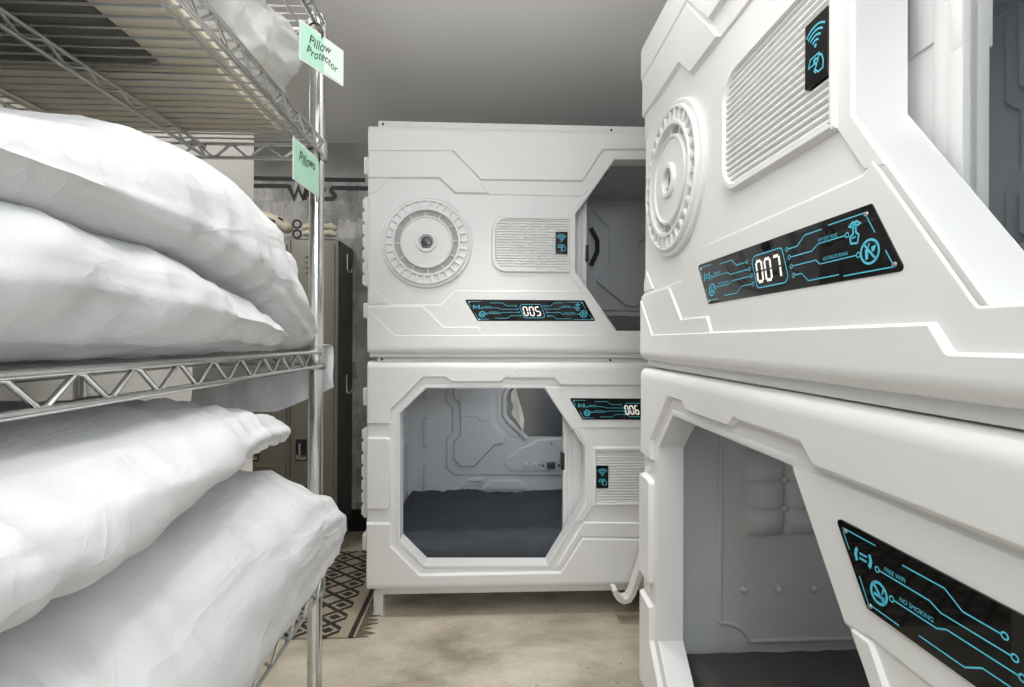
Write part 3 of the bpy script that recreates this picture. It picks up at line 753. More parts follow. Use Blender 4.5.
def make_lower():
    t = TB; H = t.H; L = POD_L
    root = empty('sleeping_pod', (XL, YF, t.z0))
    hole = ccw(t.P([(400, 413), (426, 388.3), (544.7, 388.3), (585, 447), (585, 503), (547, 565), (425, 565), (400, 540)]))
    bm = bmesh.new()
    plate(bm, [(0, 0), (L, 0), (L, H), (0, H)], [(0, -.10), (0, 0)], 0, holes=[hole])
    B = lambda L_: [(min(max(x, 0), L), min(max(y, 0), H)) for x, y in t.P(L_)]
    lx = 300; rx = 900; ty = 330; by = 640; S = s_prof
    # upper field (proud of the entrance surround)
    plate(bm, B([(lx, 424), (391, 424), (391.5, 410), (424, 377.6), (446, 377.6), (451, 382.2), (501, 382.2), (506, 377.6), (553.5, 378), (560, 384.6), (rx, 385.5), (rx, ty), (lx, ty)]), S(-.004, 0, .011, .008), .005)
    plate(bm, B([(506, 377.8), (513, 370), (522, 355), (rx, 355), (rx, 385.7), (560, 384.8), (553.5, 378.2)]), S(-.004, .0095, .0125, .008), .003)
    # display field
    plate(bm, B([(545, 386.5), (rx, 387), (rx, 428.8), (583, 428.2), (572, 430), (545.5, 389.5)]), S(-.004, 0, .0035, .006), .002)
    # left grip block and lower field
    plate(bm, B([(lx, 437), (390.8, 437), (390.8, 509), (lx, 509)]), S(-.004, 0, .014, .008), .020)
    plate(bm, B([(lx, 522.4), (391, 522.4), (391.4, 545), (420.3, 573.3), (560, 570.8), (582, 537), (rx, 537.6), (rx, by), (lx, by)]), S(-.004, 0, .012, .009), .006)
    plate(bm, B([(583, 521.6), (rx, 522.4), (rx, 537.3), (581, 536.5), (562, 568), (556, 566)]), S(-.004, 0, .007, .006), .002)
    # jamb strip by the vent and the two bars above and below it
    plate(bm, B([(575, 428.6), (583, 428.4), (594, 446.2), (594, 503.4), (582.5, 521.5), (575, 521.5), (586, 503), (586, 447)]), S(-.004, 0, .006, .005), .002)
    round_edges(bm, H)
    obj('front_shell', bm, M['shell'], root, 38)
    bm = bmesh.new(); frame_ring(bm, hole, .0025); obj('door_frame', bm, M['frame'], root, 38)
    vent(root, t, 595.5, 676, 448.5, 503, False)
    card_reader(root, t, 596.0, 607.6, 465, 487.4)
    for px, py in ((379.6, 430.5), (377.5, 515.6)):
        bm = bmesh.new(); lathe(bm, [(.017, 0), (.016, .003), (.010, .003), (.009, .0015), (.005, .0015), (.004, .0045), (0, .0048)], 20, *t(px, py)); obj('cap_screw', bm, M['shell'], root)
    body(root, t, .019); liner(root, t, 'B')
    door(root, t, 640, 565.5, 380, 572, 466)
    bm = bmesh.new(); box(bm, (.045, .032, -.040), (L - .045, .060, .004), .002); obj('base_rail', bm, M['steel'], root)
    for u in (.030, L - .08):
        foot(root, u, .034, t.z0 - .055); foot(root, u, DEPTH - .12, t.z0 - .055)
    return root
def mattress(zl, mat_, wrinkle, seed):
    """fitted-sheet mattress in local pod coordinates"""
    bm = bmesh.new(); x0, x1, y0, y1 = .05, POD_L - .05, .105, DEPTH - .06
    nx, ny = 110, 60; th = .12
    g = []
    for i in range(nx + 1):
        rw = []
        for j in range(ny + 1):
            a, b = i / nx, j / ny
            x, y = x0 + a * (x1 - x0), y0 + b * (y1 - y0)
            d = min(x - x0, x1 - x, y - y0, y1 - y); r_ = .05
            z = th - (r_ * (1 - math.sqrt(max(0, 1 - ((r_ - d) / r_) ** 2))) if d < r_ else 0)
            p = Vector((x * 3.2 + seed, y * 3.2, 0)); q = Vector((x * 9 + y * 7 + seed, y * 4 - x * 3, 1))
            z += (noise.noise(p) * .010 + (1 - abs(noise.noise(q)) * 2) * .006) * wrinkle
            fold = max(0, noise.noise(Vector((x * 2.3, y * 2.3, seed)))) * (1 - abs(noise.noise(Vector((x * 22 - y * 13, y * 10 + x * 4, seed))) * 2.2))
            z += fold * .016 * wrinkle
            rw.append(bm.verts.new((x, y, z)))
        g.append(rw)
    for i in range(nx):
        for j in range(ny): bm.faces.new((g[i][j], g[i + 1][j], g[i + 1][j + 1], g[i][j + 1]))
    rim = [g[i][0] for i in range(nx + 1)] + [g[nx][j] for j in range(1, ny + 1)] + [g[i][ny] for i in range(nx - 1, -1, -1)] + [g[0][j] for j in range(ny - 1, 0, -1)]
    low = [bm.verts.new((v.co.x, v.co.y, 0)) for v in rim]
    strip(bm, low, rim); bm.faces.new(low)
    return obj('mattress', bm, mat_, None, 60)

upper = make_upper()
lower = make_lower()
upper_r = copy_tree(upper); lower_r = copy_tree(lower)
for d_ in upper_r.children:
    for l_ in d_.children:
        if l_.name.startswith('door_latch'):
            l_.data = l_.data.copy(); l_.data.materials[0] = M['frame']; l_.location.x = -.0105
display(upper, TA, 0, 0, '005'); display(upper_r, TA, 0, 0, '007')
display(lower, TB, 104.6, 98.4, '006'); display(lower_r, TB, 104.6, 98.4, None)
upper_r.location = (PODX, PODY, TA.z0); lower_r.location = (PODX, PODY, TB.z0 + .018)
upper_r.rotation_euler = lower_r.rotation_euler = (0, 0, R(-90))
tag(upper, 'white moulded upper sleeping pod facing the aisle straight ahead, round speaker and dark empty entrance', 'sleeping pod')
tag(lower, 'white lower sleeping pod straight ahead showing 006, navy bed seen through its entrance', 'sleeping pod')
tag(upper_r, 'white upper sleeping pod along the right side of the aisle, its display reading 007', 'sleeping pod')
tag(lower_r, 'white lower sleeping pod at near right, under pod 007, with quilted headboard inside', 'sleeping pod')
mz = wall_pt(480, 490, YF + DEPTH - .08)[1] - .128
for (root, kind, tt, mm, wr, sd, lab) in (
        (lower, 'B', TB, 'navy', 1.7, 3.1, 'dark navy sheeted mattress inside the lower pod straight ahead'),
        (lower_r, 'B', TB, 'greysheet', .6, 9.7, 'charcoal sheeted mattress inside the lower pod at near right'),
        (upper, 'A', TA, 'greysheet', .6, 5.2, 'dark mattress inside the upper pod straight ahead'),
        (upper_r, 'A', TA, 'greysheet', .6, 1.4, 'dark mattress inside the upper pod numbered 007')):
    mo = mattress(0, M[mm], wr, sd)
    zz = mz - (.012 if root is lower_r else 0) if kind == 'B' else tt.z0 + .08
    mo.matrix_world = root.matrix_world
    mo.location = (root.location.x, root.location.y, zz); mo.rotation_euler = root.rotation_euler
    tag(mo, lab, 'mattress')

# solid cream shape standing in for a tag reflected in the lower pod's mirror
bm = bmesh.new()
yb = YF + DEPTH - .045 - .05
out = [(610, 60), (632, 44), (650, 100), (665, 150), (678, 205), (672, 270), (655, 238), (632, 205), (612, 180), (622, 140), (606, 100)]
pts = [wall_pt(395 + x / 5.25, 380 + y / 5.25, yb) for x, y in out]
pts = ccw(pts); A = [bm.verts.new((x, yb + .02 * math.sin(i), z)) for i, (x, z) in enumerate(pts)]; Bv = [bm.verts.new((v.co.x, v.co.y + .002, v.co.z)) for v in A]
bm.faces.new(A); bm.faces.new(Bv[::-1]); strip(bm, A, Bv)
tag(obj('tag_reflection', bm, M['reflection'], None, 0), 'solid cream stand-in for a tag paper scrap hanging by the mirror inside the lower pod ahead', 'reflection')

# ladder hooked on the upper pod ahead
lad = empty('ladder', (.62, 2.44, .2))
tag(lad, 'white ladder with curled flat rail ends leaning between the pods', 'ladder')
def rail_bm(dx):
    bm = bmesh.new()
    sill = wall_pt(660, 331)[1]
    path = [wall_pt(613, 586, 2.44), wall_pt(613.5, 590, 2.44), wall_pt(617, 595, 2.44), wall_pt(622, 597.5, 2.44), wall_pt(627, 596, 2.44), wall_pt(631, 590, 2.44), wall_pt(643, 552, 2.44)]
    path = [(x - .62, z - .2) for x, z in path]
    x, z = path[-1]; px_, pz = path[-2]; k = (sill + .01 - .2 - z) / (z - pz)
    path.append((x + (x - px_) * k * .8, sill + .008 - .2))
    L = []
    for i, (x, z) in enumerate(path):
        a, b = path[max(0, i - 1)], path[min(len(path) - 1, i + 1)]
        d = Vector((b[0] - a[0], b[1] - a[1])).normalized(); n = Vector((-d.y, d.x)) * .011
        L.append([bm.verts.new((x + n.x + dx, -.045, z + n.y)), bm.verts.new((x - n.x + dx, -.045, z - n.y)), bm.verts.new((x - n.x + dx, .022, z - n.y)), bm.verts.new((x + n.x + dx, .022, z + n.y))])
    for a, b in zip(L, L[1:]): strip(bm, a, b)
    bm.faces.new(L[0]); bm.faces.new(L[-1])
    x, z = path[-1]
    box(bm, (x - .02 + dx, -.01, z - .002), (x + .02 + dx, .10, z + .012), .003)
    return bm, path
for dx in (0, .36):
    bm, path = rail_bm(dx); obj('side_rail', bm, M['steel'], lad, 40)
for k in range(4):
    f = (k + .5) / 4.4; (xa, za), (xb, zb) = path[-2], path[-1]
    bm = bmesh.new(); x = xa + (xb - xa) * f; z = za + (zb - za) * f
    tube(bm, [(x, -.01, z), (x + .36, -.01, z)], .014, 10); obj('rung', bm, M['steel'], lad)

# ================================================================== WIRE SHELVING
SX0, SX1, SY0, SY1 = -.738, -.303, -.29, .935
shelf_unit = empty('wire_shelving_unit', (SX1, SY1, 0))
tag(shelf_unit, 'chrome wire shelving unit at the left stacked with white pillows', 'shelving unit')
ORG = Vector((SX1, SY1, 0))
def rel(p): return Vector(p) - ORG
def post(x, y):
    bm = bmesh.new(); prof = [(0, .02)]
    top = wall_pt(320, 17, .92)[1]; z = .02; tube(bm, [rel((x, y, .02)), rel((x, y, top - .004))], .0128, 20)
    k = 0
    while z < top - .03:
        tube(bm, [rel((x, y, z)), rel((x, y, z + .0012))], .01305, 20); z += .0254
    tube(bm, [rel((x, y, top - .006)), rel((x, y, top + .002)), rel((x, y, top + .006))], [.0136, .0136, .009], 20)
    tube(bm, [rel((x, y, .0)), rel((x, y, .02))], [.018, .013], 16)
    obj('post', bm, M['chrome'], shelf_unit, 40)
PY = .922; PX = -.3158
posts = [(PX, PY), (SX0 + .013, PY), (PX, SY0 + .013), (SX0 + .013, SY0 + .013)]
for p in posts: post(*p)
def truss(bm, a, b, ztop, zbot, step=.030, r0=.0034, r1=.0034, rz=.0024):
    a, b = Vector(a), Vector(b); L = (b - a).length; d = (b - a) / L; n = max(2, round(L / step))
    P_ = lambda s, z: rel((a.x + d.x * s, a.y + d.y * s, z))
    tube(bm, [P_(0, ztop), P_(L, ztop)], r0, 8); tube(bm, [P_(0, zbot), P_(L, zbot)], r1, 8)
    pts = []
    for i in range(n + 1):
        s = L * i / n; z = ztop if i % 2 == 0 else zbot; e = .13 * L / n
        for q in (-e, e):
            if 0 <= s + q <= L: pts.append(P_(s + q, z + (-.003 if z == ztop else .003)))
    tube(bm, pts, rz, 6)
def make_shelf(z, label, reveal=True):
    sh = empty('shelf', (0, 0, 0)); sh.parent = shelf_unit; sh['label'] = label
    zt, zb = z, z - .0255
    ins = .016
    for a, b in (((SX1, SY0 + ins, 0), (SX1, SY1 - ins, 0)), ((SX0, SY0 + ins, 0), (SX0, SY1 - ins, 0)), ((SX0 + ins, SY1, 0), (SX1 - ins, SY1, 0)), ((SX0 + ins, SY0, 0), (SX1 - ins, SY0, 0))):
        bm = bmesh.new(); truss(bm, a, b, zt, zb); obj('edge_truss', bm, M['chrome'], sh, 60)
    bm = bmesh.new(); xm = (SX0 + SX1) / 2; truss(bm, (xm, SY0, 0), (xm, SY1, 0), zt - .006, zb + .002, .030, .003, .003, .0022); obj('centre_truss', bm, M['chromedull'], sh, 60)
    bm = bmesh.new(); y = SY0 + .022
    while y < SY1 - .01:
        tube(bm, [rel((SX0, y, zt + .001)), rel((SX1, y, zt + .001))], .0015, 6); y += .0200
    for x in (SX1 - .043, SX0 + .043): tube(bm, [rel((x, SY0, zt - .003)), rel((x, SY1, zt - .003))], .0024, 6)
    obj('wire_deck', bm, M['chromedull'], sh, 60)
    for x, y in posts:
        bm = bmesh.new(); tube(bm, [rel((x, y, zb - .007)), rel((x, y, zb - .004)), rel((x, y, zt + .004)), rel((x, y, zt + .007))], [.0165, .0178, .0172, .0155], 20); obj('collar', bm, M['chromedull'], sh, 40)
ZS = [.958, 1.3655, 1.744, 1.957]
for z, lab in zip(ZS, ('lowest shelf in view, under two pillows', 'middle shelf at eye height', 'shelf above the pillows, seen from below', 'topmost shelf')): make_shelf(z, lab)

# ---- pillows: lofted along the shelf from measured sections, with seams, creases and folds
def pillow(name, st, seed, wr=1.0, nseg=110, nlen=210, seam=0, mat_='cotton', p=.8, q=.8, folds=()):
    """st: list of (y, x_back, x_front, z_bottom, z_top, z_tip)"""
    def lerp(y):
        for a, b in zip(st, st[1:]):
            if y <= b[0]:
                f = (y - a[0]) / (b[0] - a[0]); f = f * f * (3 - 2 * f) * .5 + f * .5
                return [a[i] + (b[i] - a[i]) * f for i in range(len(a))]
        return st[-1]
    bm = bmesh.new(); rings = []
    y0, y1 = st[0][0], st[-1][0]
    for i in range(nlen + 1):
        f = i / nlen; f = .5 - .5 * math.cos(math.pi * f) * 1.0 if False else f
        y = y0 + (y1 - y0) * f
        _, xb, xf, zb, zt, ztip = lerp(y)
        rg = []
        for k in range(nseg):
            ph = 2 * math.pi * k / nseg
            c, s = math.cos(ph), math.sin(ph)
            cx = (xb + xf) / 2; hw = (xf - xb) / 2
            x = cx + hw * math.copysign(abs(c) ** p, c)
            zc = ztip if abs(c) > 0 else (zb + zt) / 2
            zm = ztip * (abs(c) ** 1.5) + (zb + zt) / 2 * (1 - abs(c) ** 1.5)
            z = zm + ((zt - zm) if s > 0 else (zm - zb)) * math.copysign(abs(s) ** q, s)
            rg.append(Vector((x, y, z)))
        rings.append(rg)
    V = [[None] * nseg for _ in rings]
    for i, rg in enumerate(rings):
        f = i / nlen
        for k, v in enumerate(rg):
            a = rings[max(0, i - 1)][k]; b = rings[min(nlen, i + 1)][k]; c = rg[k - 1]; d = rg[(k + 1) % nseg]
            n = (b - a).cross(d - c); n = n.normalized() if n.length > 1e-9 else Vector((0, 0, 1))
            ctr = sum(rg, Vector()) / nseg
            if n.dot(v - ctr) < 0: n = -n
            x, y, z = v
            w1 = noise.noise(Vector((x * 5 + seed, y * 4, z * 6)))
            # long drifting folds: ridged noise stretched along warped directions
            wy = y + .10 * noise.noise(Vector((x * 4, y * 4, z * 4 + seed)))
            r1 = 1 - abs(noise.noise(Vector((wy * 15 + seed, (x + z) * 4.2, seed)))) * 2.2
            r2 = 1 - abs(noise.noise(Vector((y * 4 + z * 9 + seed * 2, (z * 1.2 - x) * 16, seed)))) * 2.2
            r3 = noise.noise(Vector((x * 26, y * 16, z * 26 + seed)))
            tipw = (1 - min(1, abs(f - 1) * 4)) + (1 - min(1, f * 4))
            r4 = 1 - abs(noise.noise(Vector((wy * 30 + z * 14 + seed, (x - z) * 7, seed + 4)))) * 2.4
            r5 = 1 - abs(noise.noise(Vector((y * 9 - z * 30 + seed, (z + x) * 22 + 3 * w1, seed + 9)))) * 2.4
            dsp = .0032 * w1 + .0028 * max(-.4, r1) * (.4 + 1.1 * max(0, w1 + .3)) + .0030 * max(-.4, r2) * (.6 - w1) + .0014 * max(-.5, r4) + .0012 * max(-.5, r5) * (.5 + w1) + .0008 * r3
            dsp *= wr * (1 + .25 * tipw)
            # radial gathers near the far seam
            if f > .75:
                ang = 2 * math.pi * k / nseg; g = (f - .75) / .25
                dsp += .0022 * math.sin(ang * 17 + 3 * noise.noise(Vector((ang * 2, f * 3, seed)))) * g * (1 - g) * 4 * wr
            for (fy, fx, fz, rad, amp) in folds:
                dd = math.sqrt(((y - fy)) ** 2 + ((x - fx)) ** 2 + ((z - fz)) ** 2)
                if dd < rad: dsp += amp * (math.cos(math.pi * dd / rad) + 1) / 2
            if k == 0 and seam: dsp += .0035
            V[i][k] = bm.verts.new(v + n * dsp)
    for i in range(nlen):
        for k in range(nseg): bm.faces.new((V[i][k], V[i][(k + 1) % nseg], V[i + 1][(k + 1) % nseg], V[i + 1][k]))
    bm.faces.new(V[0][::-1]); bm.faces.new(V[-1])
    return obj(name, bm, M[mat_], None, 75)

SB = -.725
pA = pillow('pillow', [(-.16, -.62, -.42, 1.47, 1.50, 1.485), (-.10, SB, -.36, 1.455, 1.53, 1.49), (.05, SB, -.315, 1.455, 1.515, 1.487), (.2, SB, -.290, 1.457, 1.518, 1.489), (.3, SB, -.286, 1.458, 1.528, 1.492), (.42, SB, -.284, 1.456, 1.568, 1.495), (.5, SB, -.284, 1.450, 1.597, 1.495), (.6, SB, -.285, 1.442, 1.612, 1.48),
                        (.70, SB, -.288, 1.415, 1.598, 1.462), (.76, SB, -.292, 1.385, 1.562, 1.44), (.82, SB + .01, -.297, 1.368, 1.506, 1.42), (.87, SB + .03, -.306, 1.364, 1.452, 1.40), (.90, SB + .06, -.330, 1.366, 1.41, 1.385), (.912, SB + .09, -.36, 1.370, 1.385, 1.378)], 2.3, 1.5, seam=1, folds=((.46, -.33, 1.575, .05, .008),))
pA.location.z = .005
tag(pA, 'plump white pillow on the middle shelf, topmost, its far end slumping over the one below', 'pillow', 'white pillows on the wire shelves')
pB = pillow('pillow', [(-.14, -.62, -.42, 1.40, 1.42, 1.41), (-.08, SB, -.32, 1.366, 1.47, 1.41), (.1, SB, -.285, 1.363, 1.492, 1.415), (.35, SB, -.281, 1.363, 1.494, 1.418), (.46, SB, -.282, 1.363, 1.486, 1.415), (.6, SB, -.286, 1.364, 1.456, 1.405),
                        (.68, SB, -.291, 1.365, 1.428, 1.395), (.73, SB + .02, -.297, 1.368, 1.408, 1.388), (.755, SB + .06, -.32, 1.374, 1.392, 1.383)], 6.1, 1.3, seam=1, folds=((.33, -.28, 1.445, .05, .012), (.36, -.275, 1.395, .03, -.012)))
pB.location.z = .0055
tag(pB, 'white pillow pressed flat against the middle shelf wires under the plump one', 'pillow', 'white pillows on the wire shelves')
pC = pillow('pillow', [(-.14, -.62, -.42, 1.25, 1.27, 1.26), (-.08, SB, -.31, 1.225, 1.315, 1.26), (.1, SB, -.244, 1.196, 1.318, 1.252), (.35, SB, -.240, 1.208, 1.320, 1.262), (.5, SB, -.250, 1.232, 1.318, 1.272), (.6, SB, -.265, 1.242, 1.312, 1.272),
                        (.67, SB, -.277, 1.240, 1.300, 1.264), (.715, SB + .02, -.285, 1.242, 1.282, 1.257), (.738, SB + .05, -.298, 1.248, 1.268, 1.256)], 11.7, 1.5)
tag(pC, 'white pillow on the lower shelf, upper of the two, rumpled under the middle shelf', 'pillow', 'white pillows on the wire shelves')
pD = pillow('pillow', [(-.14, -.62, -.42, 1.06, 1.10, 1.08), (-.08, SB, -.30, .99, 1.19, 1.09), (.1, SB, -.237, .966, 1.212, 1.09), (.35, SB, -.231, .964, 1.222, 1.095), (.5, SB, -.233, .964, 1.240, 1.10), (.62, SB, -.235, .965, 1.236, 1.10),
                        (.72, SB, -.236, .968, 1.216, 1.095), (.79, SB, -.236, .985, 1.178, 1.09), (.84, SB + .02, -.239, 1.01, 1.138, 1.08), (.87, SB + .05, -.247, 1.045, 1.105, 1.075), (.882, SB + .08, -.27, 1.066, 1.085, 1.076)], 15.4, 1.5)
tag(pD, 'thick white pillow at the bottom left, bulging over the lowest shelf edge', 'pillow', 'white pillows on the wire shelves')
# pillowcase end hanging over the far end of the middle shelf
bm = bmesh.new(); g = []
nx, nz = 40, 26
for i in range(nx + 1):
    rw = []
    a = i / nx; x = -.55 + a * (.55 - .298)
    for j in range(nz + 1):
        b = j / nz
        L = .108 + .012 * math.sin(a * 3.2) - .034 * max(0, a - .6) / .4
        s = b * (L + .05)
        y, z = (.905 + s, 1.372 + .004 * math.sin(3 * a)) if s < .045 else (.95 + .004 * math.sin(a * 21 + 2) * min(1, (s - .045) * 14) + .004, 1.372 - (s - .045))
        y += .010 * noise.noise(Vector((a * 6, b * 3, 4.2))) * b
        rw.append(bm.verts.new((x + .012 * b * (a - .5), y, z)))
    g.append(rw)
for i in range(nx):
    for j in range(nz): bm.faces.new((g[i][j], g[i + 1][j], g[i + 1][j + 1], g[i][j + 1]))
fl = obj('pillowcase_end', bm, M['cotton'], pA, 70)

# ---- things on the two upper shelves
def folded(name, x0, x1, y0, y1, z0, z1, mm, seed, layers=3):
    bm = bmesh.new(); h = (z1 - z0) / layers
    for k in range(layers):
        j = lambda: random.uniform(-.004, .004)
        box(bm, (x0 + j(), y0 + j(), z0 + h * k + .0005), (x1 + j(), y1 + j(), z0 + h * (k + 1)), h * .4, 3)
    return obj(name, bm, M[mm], None, 50)
tag(folded('folded_linen', -.432, -.345, -.25, .680, 1.7485, 1.774, 'beigebox', 1), 'long beige folded linen along the front of the shelf above the pillows', 'linen')
tag(folded('folded_linen', -.73, -.365, .692, .900, 1.7485, 1.774, 'beigebox', 2), 'beige folded linen at the far end of the shelf above the pillows', 'linen')
tag(folded('folded_linen', -.73, -.348, .10, .80, 1.961, 2.02, 'beigebox', 3), 'grey beige folded linen on the topmost shelf', 'linen')
M['darkgap'] = mat('dark_gap_tone', (.15, .14, .12), .95, var=.15, vscale=20, bump=.3)
tag(folded('gap_filler', -.725, -.436, -.2, .684, 1.7485, 1.81, 'darkgap', 4, 2), 'added dark gap blanket behind the beige linen on the shelf above the pillows', 'filler')  # dark block added to fill the dark gap behind the linen
bm = bmesh.new(); box(bm, (-.342, .35, 1.9615), (-.306, .86, 2.01), .002)
box(bm, (-.343, .349, 1.995), (-.305, .861, 2.012), .002)
tag(obj('cardboard_box', bm, M['kraft'], None), 'narrow tan cardboard box at the front of the topmost shelf', 'box')
# crumpled white pillow protector bundle
bm = bmesh.new(); bmesh.ops.create_icosphere(bm, subdivisions=5, radius=1)
for v in bm.verts:
    n = v.co.normalized(); e = lambda c: math.copysign(abs(c) ** .7, c)
    x, y, z = e(n.x), e(n.y), e(n.z)
    r_ = 1 + .16 * noise.noise(n * 2.1) + .07 * (1 - abs(noise.noise(n * 4.4 + Vector((3, 1, 2)))) * 2) + .03 * noise.noise(n * 11)
    v.co = Vector((-.472 + x * .128 * r_ + .02 * z, .845 + y * .115 * r_, max(1.7755, 1.868 + (z * .064 if z > 0 or x > .3 else z * .098) * r_)))
tag(obj('pillow_protector', bm, M['cotton2'], None, 70), 'crumpled white pillow protector on beige linen under the topmost shelf', 'pillow protector')

# ---- tags
def card(name, c0, c1, zt0, zt1, h, label, text, ring_at, pale=False):
    """hanging laminated card: c0/c1 = plan ends, zt0/zt1 = top heights there"""
    root = empty(name, (c0[0], c0[1], zt0)); tag(root, label, 'tag', 'mint green shelf tags')
    ux = Vector((c1[0] - c0[0], c1[1] - c0[1], zt1 - zt0)); W = ux.length; uz = Vector((0, 0, -h))
    nrm = Vector((c1[1] - c0[1], -(c1[0] - c0[0]), 0)).normalized()
    def P_(a, b, o=0): return ux * a + uz * b + nrm * o
    def slab(bm, a0, a1, b0, b1, o0, o1):
        A = [bm.verts.new(P_(a, b, o0)) for a, b in ((a0, b0), (a1, b0), (a1, b1), (a0, b1))]; B_ = [bm.verts.new(P_(a, b, o1)) for a, b in ((a0, b0), (a1, b0), (a1, b1), (a0, b1))]
        strip(bm, A, B_); bm.faces.new(A[::-1]); bm.faces.new(B_)
    bm = bmesh.new(); slab(bm, 0, 1, 0, 1, 0, .0012); obj('laminate', bm, M['film'], root, 0)
    sp = .52 if pale else .97
    bm = bmesh.new(); slab(bm, .03, sp, .05, .95, .0012, .0016); obj('card_sheet', bm, M['tag'], root, 0)
    if pale:
        bm = bmesh.new(); slab(bm, sp, .97, .05, .95, .0012, .0016); obj('pale_sheet', bm, M['tagpale'], root, 0)
    bm = bmesh.new()
    for s, a, b, size in text:
        me = text_mesh(s, 1.0, .25); t = bmesh.new(); t.from_mesh(me); vm = {}
        for v in t.verts:
            vm[v] = bm.verts.new(P_(a + v.co.x * size * .8, b - v.co.y * size * 1.45 + .05 * math.sin(v.co.x * 2), .0021))
        for f in t.faces:
            try: bm.faces.new([vm[v] for v in f.verts])
            except ValueError: pass
        t.free()
    obj('handwriting', bm, M['ink'], root, 0)
    bm = bmesh.new(); n = 20; a, b = ring_at; c = P_(a, b, 0)
    pts = [c + Vector((.013 * math.cos(2 * math.pi * k / n) - .010, 0, .016 * math.sin(2 * math.pi * k / n) + .010)) for k in range(n + 1)]
    tube(bm, pts, .0016, 6, False); obj('tie_ring', bm, M['black'], root, 60)
def at(px, py, Y):
    return wall_pt(px, py, Y)
x0, z0 = at(299, 19, .80); x1, z1 = at(343, 51, .895)
card('shelf_tag', (x0, .80), (x1, .895), z0, z1, .063, 'mint green and pale laminated tag reading Pillow Protector, hung from the topmost shelf', [('Pillow', .18, .42, .25), ('Protector', .13, .70, .22)], (.47, .10), True)
x0, z0 = at(292.5, 136, .785); x1, z1 = at(318.5, 160, .895)
card('shelf_tag', (x0, .785), (x1, .895), z0, z1, .066, 'mint green laminated tag reading Pillows, hung beside the post above the pillows', [('Pillows', .18, .44, .27)], (.97, .10))

# ================================================================== BACKGROUND
LY = 3.30
def locker(x1, first, label):
    root = empty('locker', (x1, LY, 0)); tag(root, label, 'locker', 'olive grey lockers against the mural wall')
    W = .302; zt = 2.03; D = .345
    bm = bmesh.new()
    box(bm, (-W, .012, .10), (-.001, D, zt), .004); box(bm, (-W + .01, .03, 0), (-.012, D - .02, .10), .002)
    o = obj('cabinet', bm, M['locker'], root)
    bm = bmesh.new(); box(bm, (-W + .022, -.002, .13), (-.022, .012, zt - .03), .004)
    box(bm, (-W + .035, -.004, .15), (-.035, 0, zt - .05), .003)
    d = obj('door', bm, M['locker'], root)
    bm = bmesh.new()
    for zz in (zt - .22, .45):
        for k in range(4): box(bm, (-.205, -.010, zz + k * .035), (-.095, -.002, zz + k * .035 + .012), .003)
    obj('louvres', bm, M['locker'], d)
    hz = wall_pt(302, 450, LY)[1]
    bm = bmesh.new(); box(bm, (-.262, -.006, hz - .07), (-.19, -.003, hz + .07), .002); h = obj('handle_recess', bm, M['black'], d)
    bm = bmesh.new(); box(bm, (-.256, -.012, hz - .062), (-.196, -.006, hz - .03), .003); box(bm, (-.24, -.016, hz - .03), (-.226, -.006, hz + .045), .003); obj('latch', bm, M['chrome'], h)
    if first:
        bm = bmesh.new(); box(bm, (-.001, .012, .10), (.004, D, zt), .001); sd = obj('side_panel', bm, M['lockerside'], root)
        for px, py in ((343, 253), (343, 375)):
            xx, z = wall_pt(px, py, LY + .17)
            bm = bmesh.new(); tube(bm, [(.005, .2, z - 0), (.005, .2, z - .10), (.012, .2, z - .125), (.030, .2, z - .128), (.040, .2, z - .105)], .005, 8); obj('coat_hook', bm, M['chromedull'], sd)
LX = wall_pt(337, 400, LY)[0]
locker(LX, True, 'olive grey metal locker nearest the pods, with hooks on its dark side')
locker(LX - .305, False, 'olive grey metal locker second from the pods, half hidden by pillows')

# model aircraft lying on the lockers
toy = empty('model_aircraft', (LX - .3, LY + .12, 2.03)); tag(toy, 'pale tan model aircraft with a long nose lying on top of the lockers', 'model')
def TP(px, py, dy=0):
    x, z = wall_pt(px, py, LY + .12 + dy); return (x - (LX - .3), dy, z - 2.03)
bm = bmesh.new()
prof = [((246, 209), .012), ((254, 212.5), .022), ((266, 217), .035), ((280, 223), .045), ((289, 229), .040), ((291, 231), .02)]
tube(bm, [TP(*p) for p, r_ in prof], [r_ for p, r_ in prof], 10)
fz = obj('fuselage', bm, M['toy'], toy, 45)
bm = bmesh.new()
for a, b in (((261, 215.5), (264, 217)), ((269, 219), (278, 223)), ((281, 219), (285, 221))): tube(bm, [Vector(TP(*a)) + Vector((0, -.036, 0)), Vector(TP(*b)) + Vector((0, -.042, 0))], .008, 6)
obj('window_slots', bm, M['toydark'], fz)
bm = bmesh.new()
for c in ((297, 224), (297, 234)):
    n = 16; p = Vector(TP(*c)); tube(bm, [p + Vector((.026 * math.cos(2 * math.pi * k / n), 0, .026 * math.sin(2 * math.pi * k / n))) for k in range(n + 1)], .007, 8, False)
obj('intake_ring', bm, M['toydark'], toy)
for y in (226.5, 233):
    bm = bmesh.new(); tube(bm, [TP(303, y + 1), TP(308, y), TP(326, y), TP(331, y), TP(337, y + 2)], [.016, .022, .018, .026, .012], 10); obj('engine', bm, M['toy'], toy, 45)
bm = bmesh.new(); box(bm, (TP(297, 230)[0], -.03, 0.0), (TP(337, 230)[0], .03, .022), .004); obj('stand', bm, M['toydark'], toy)

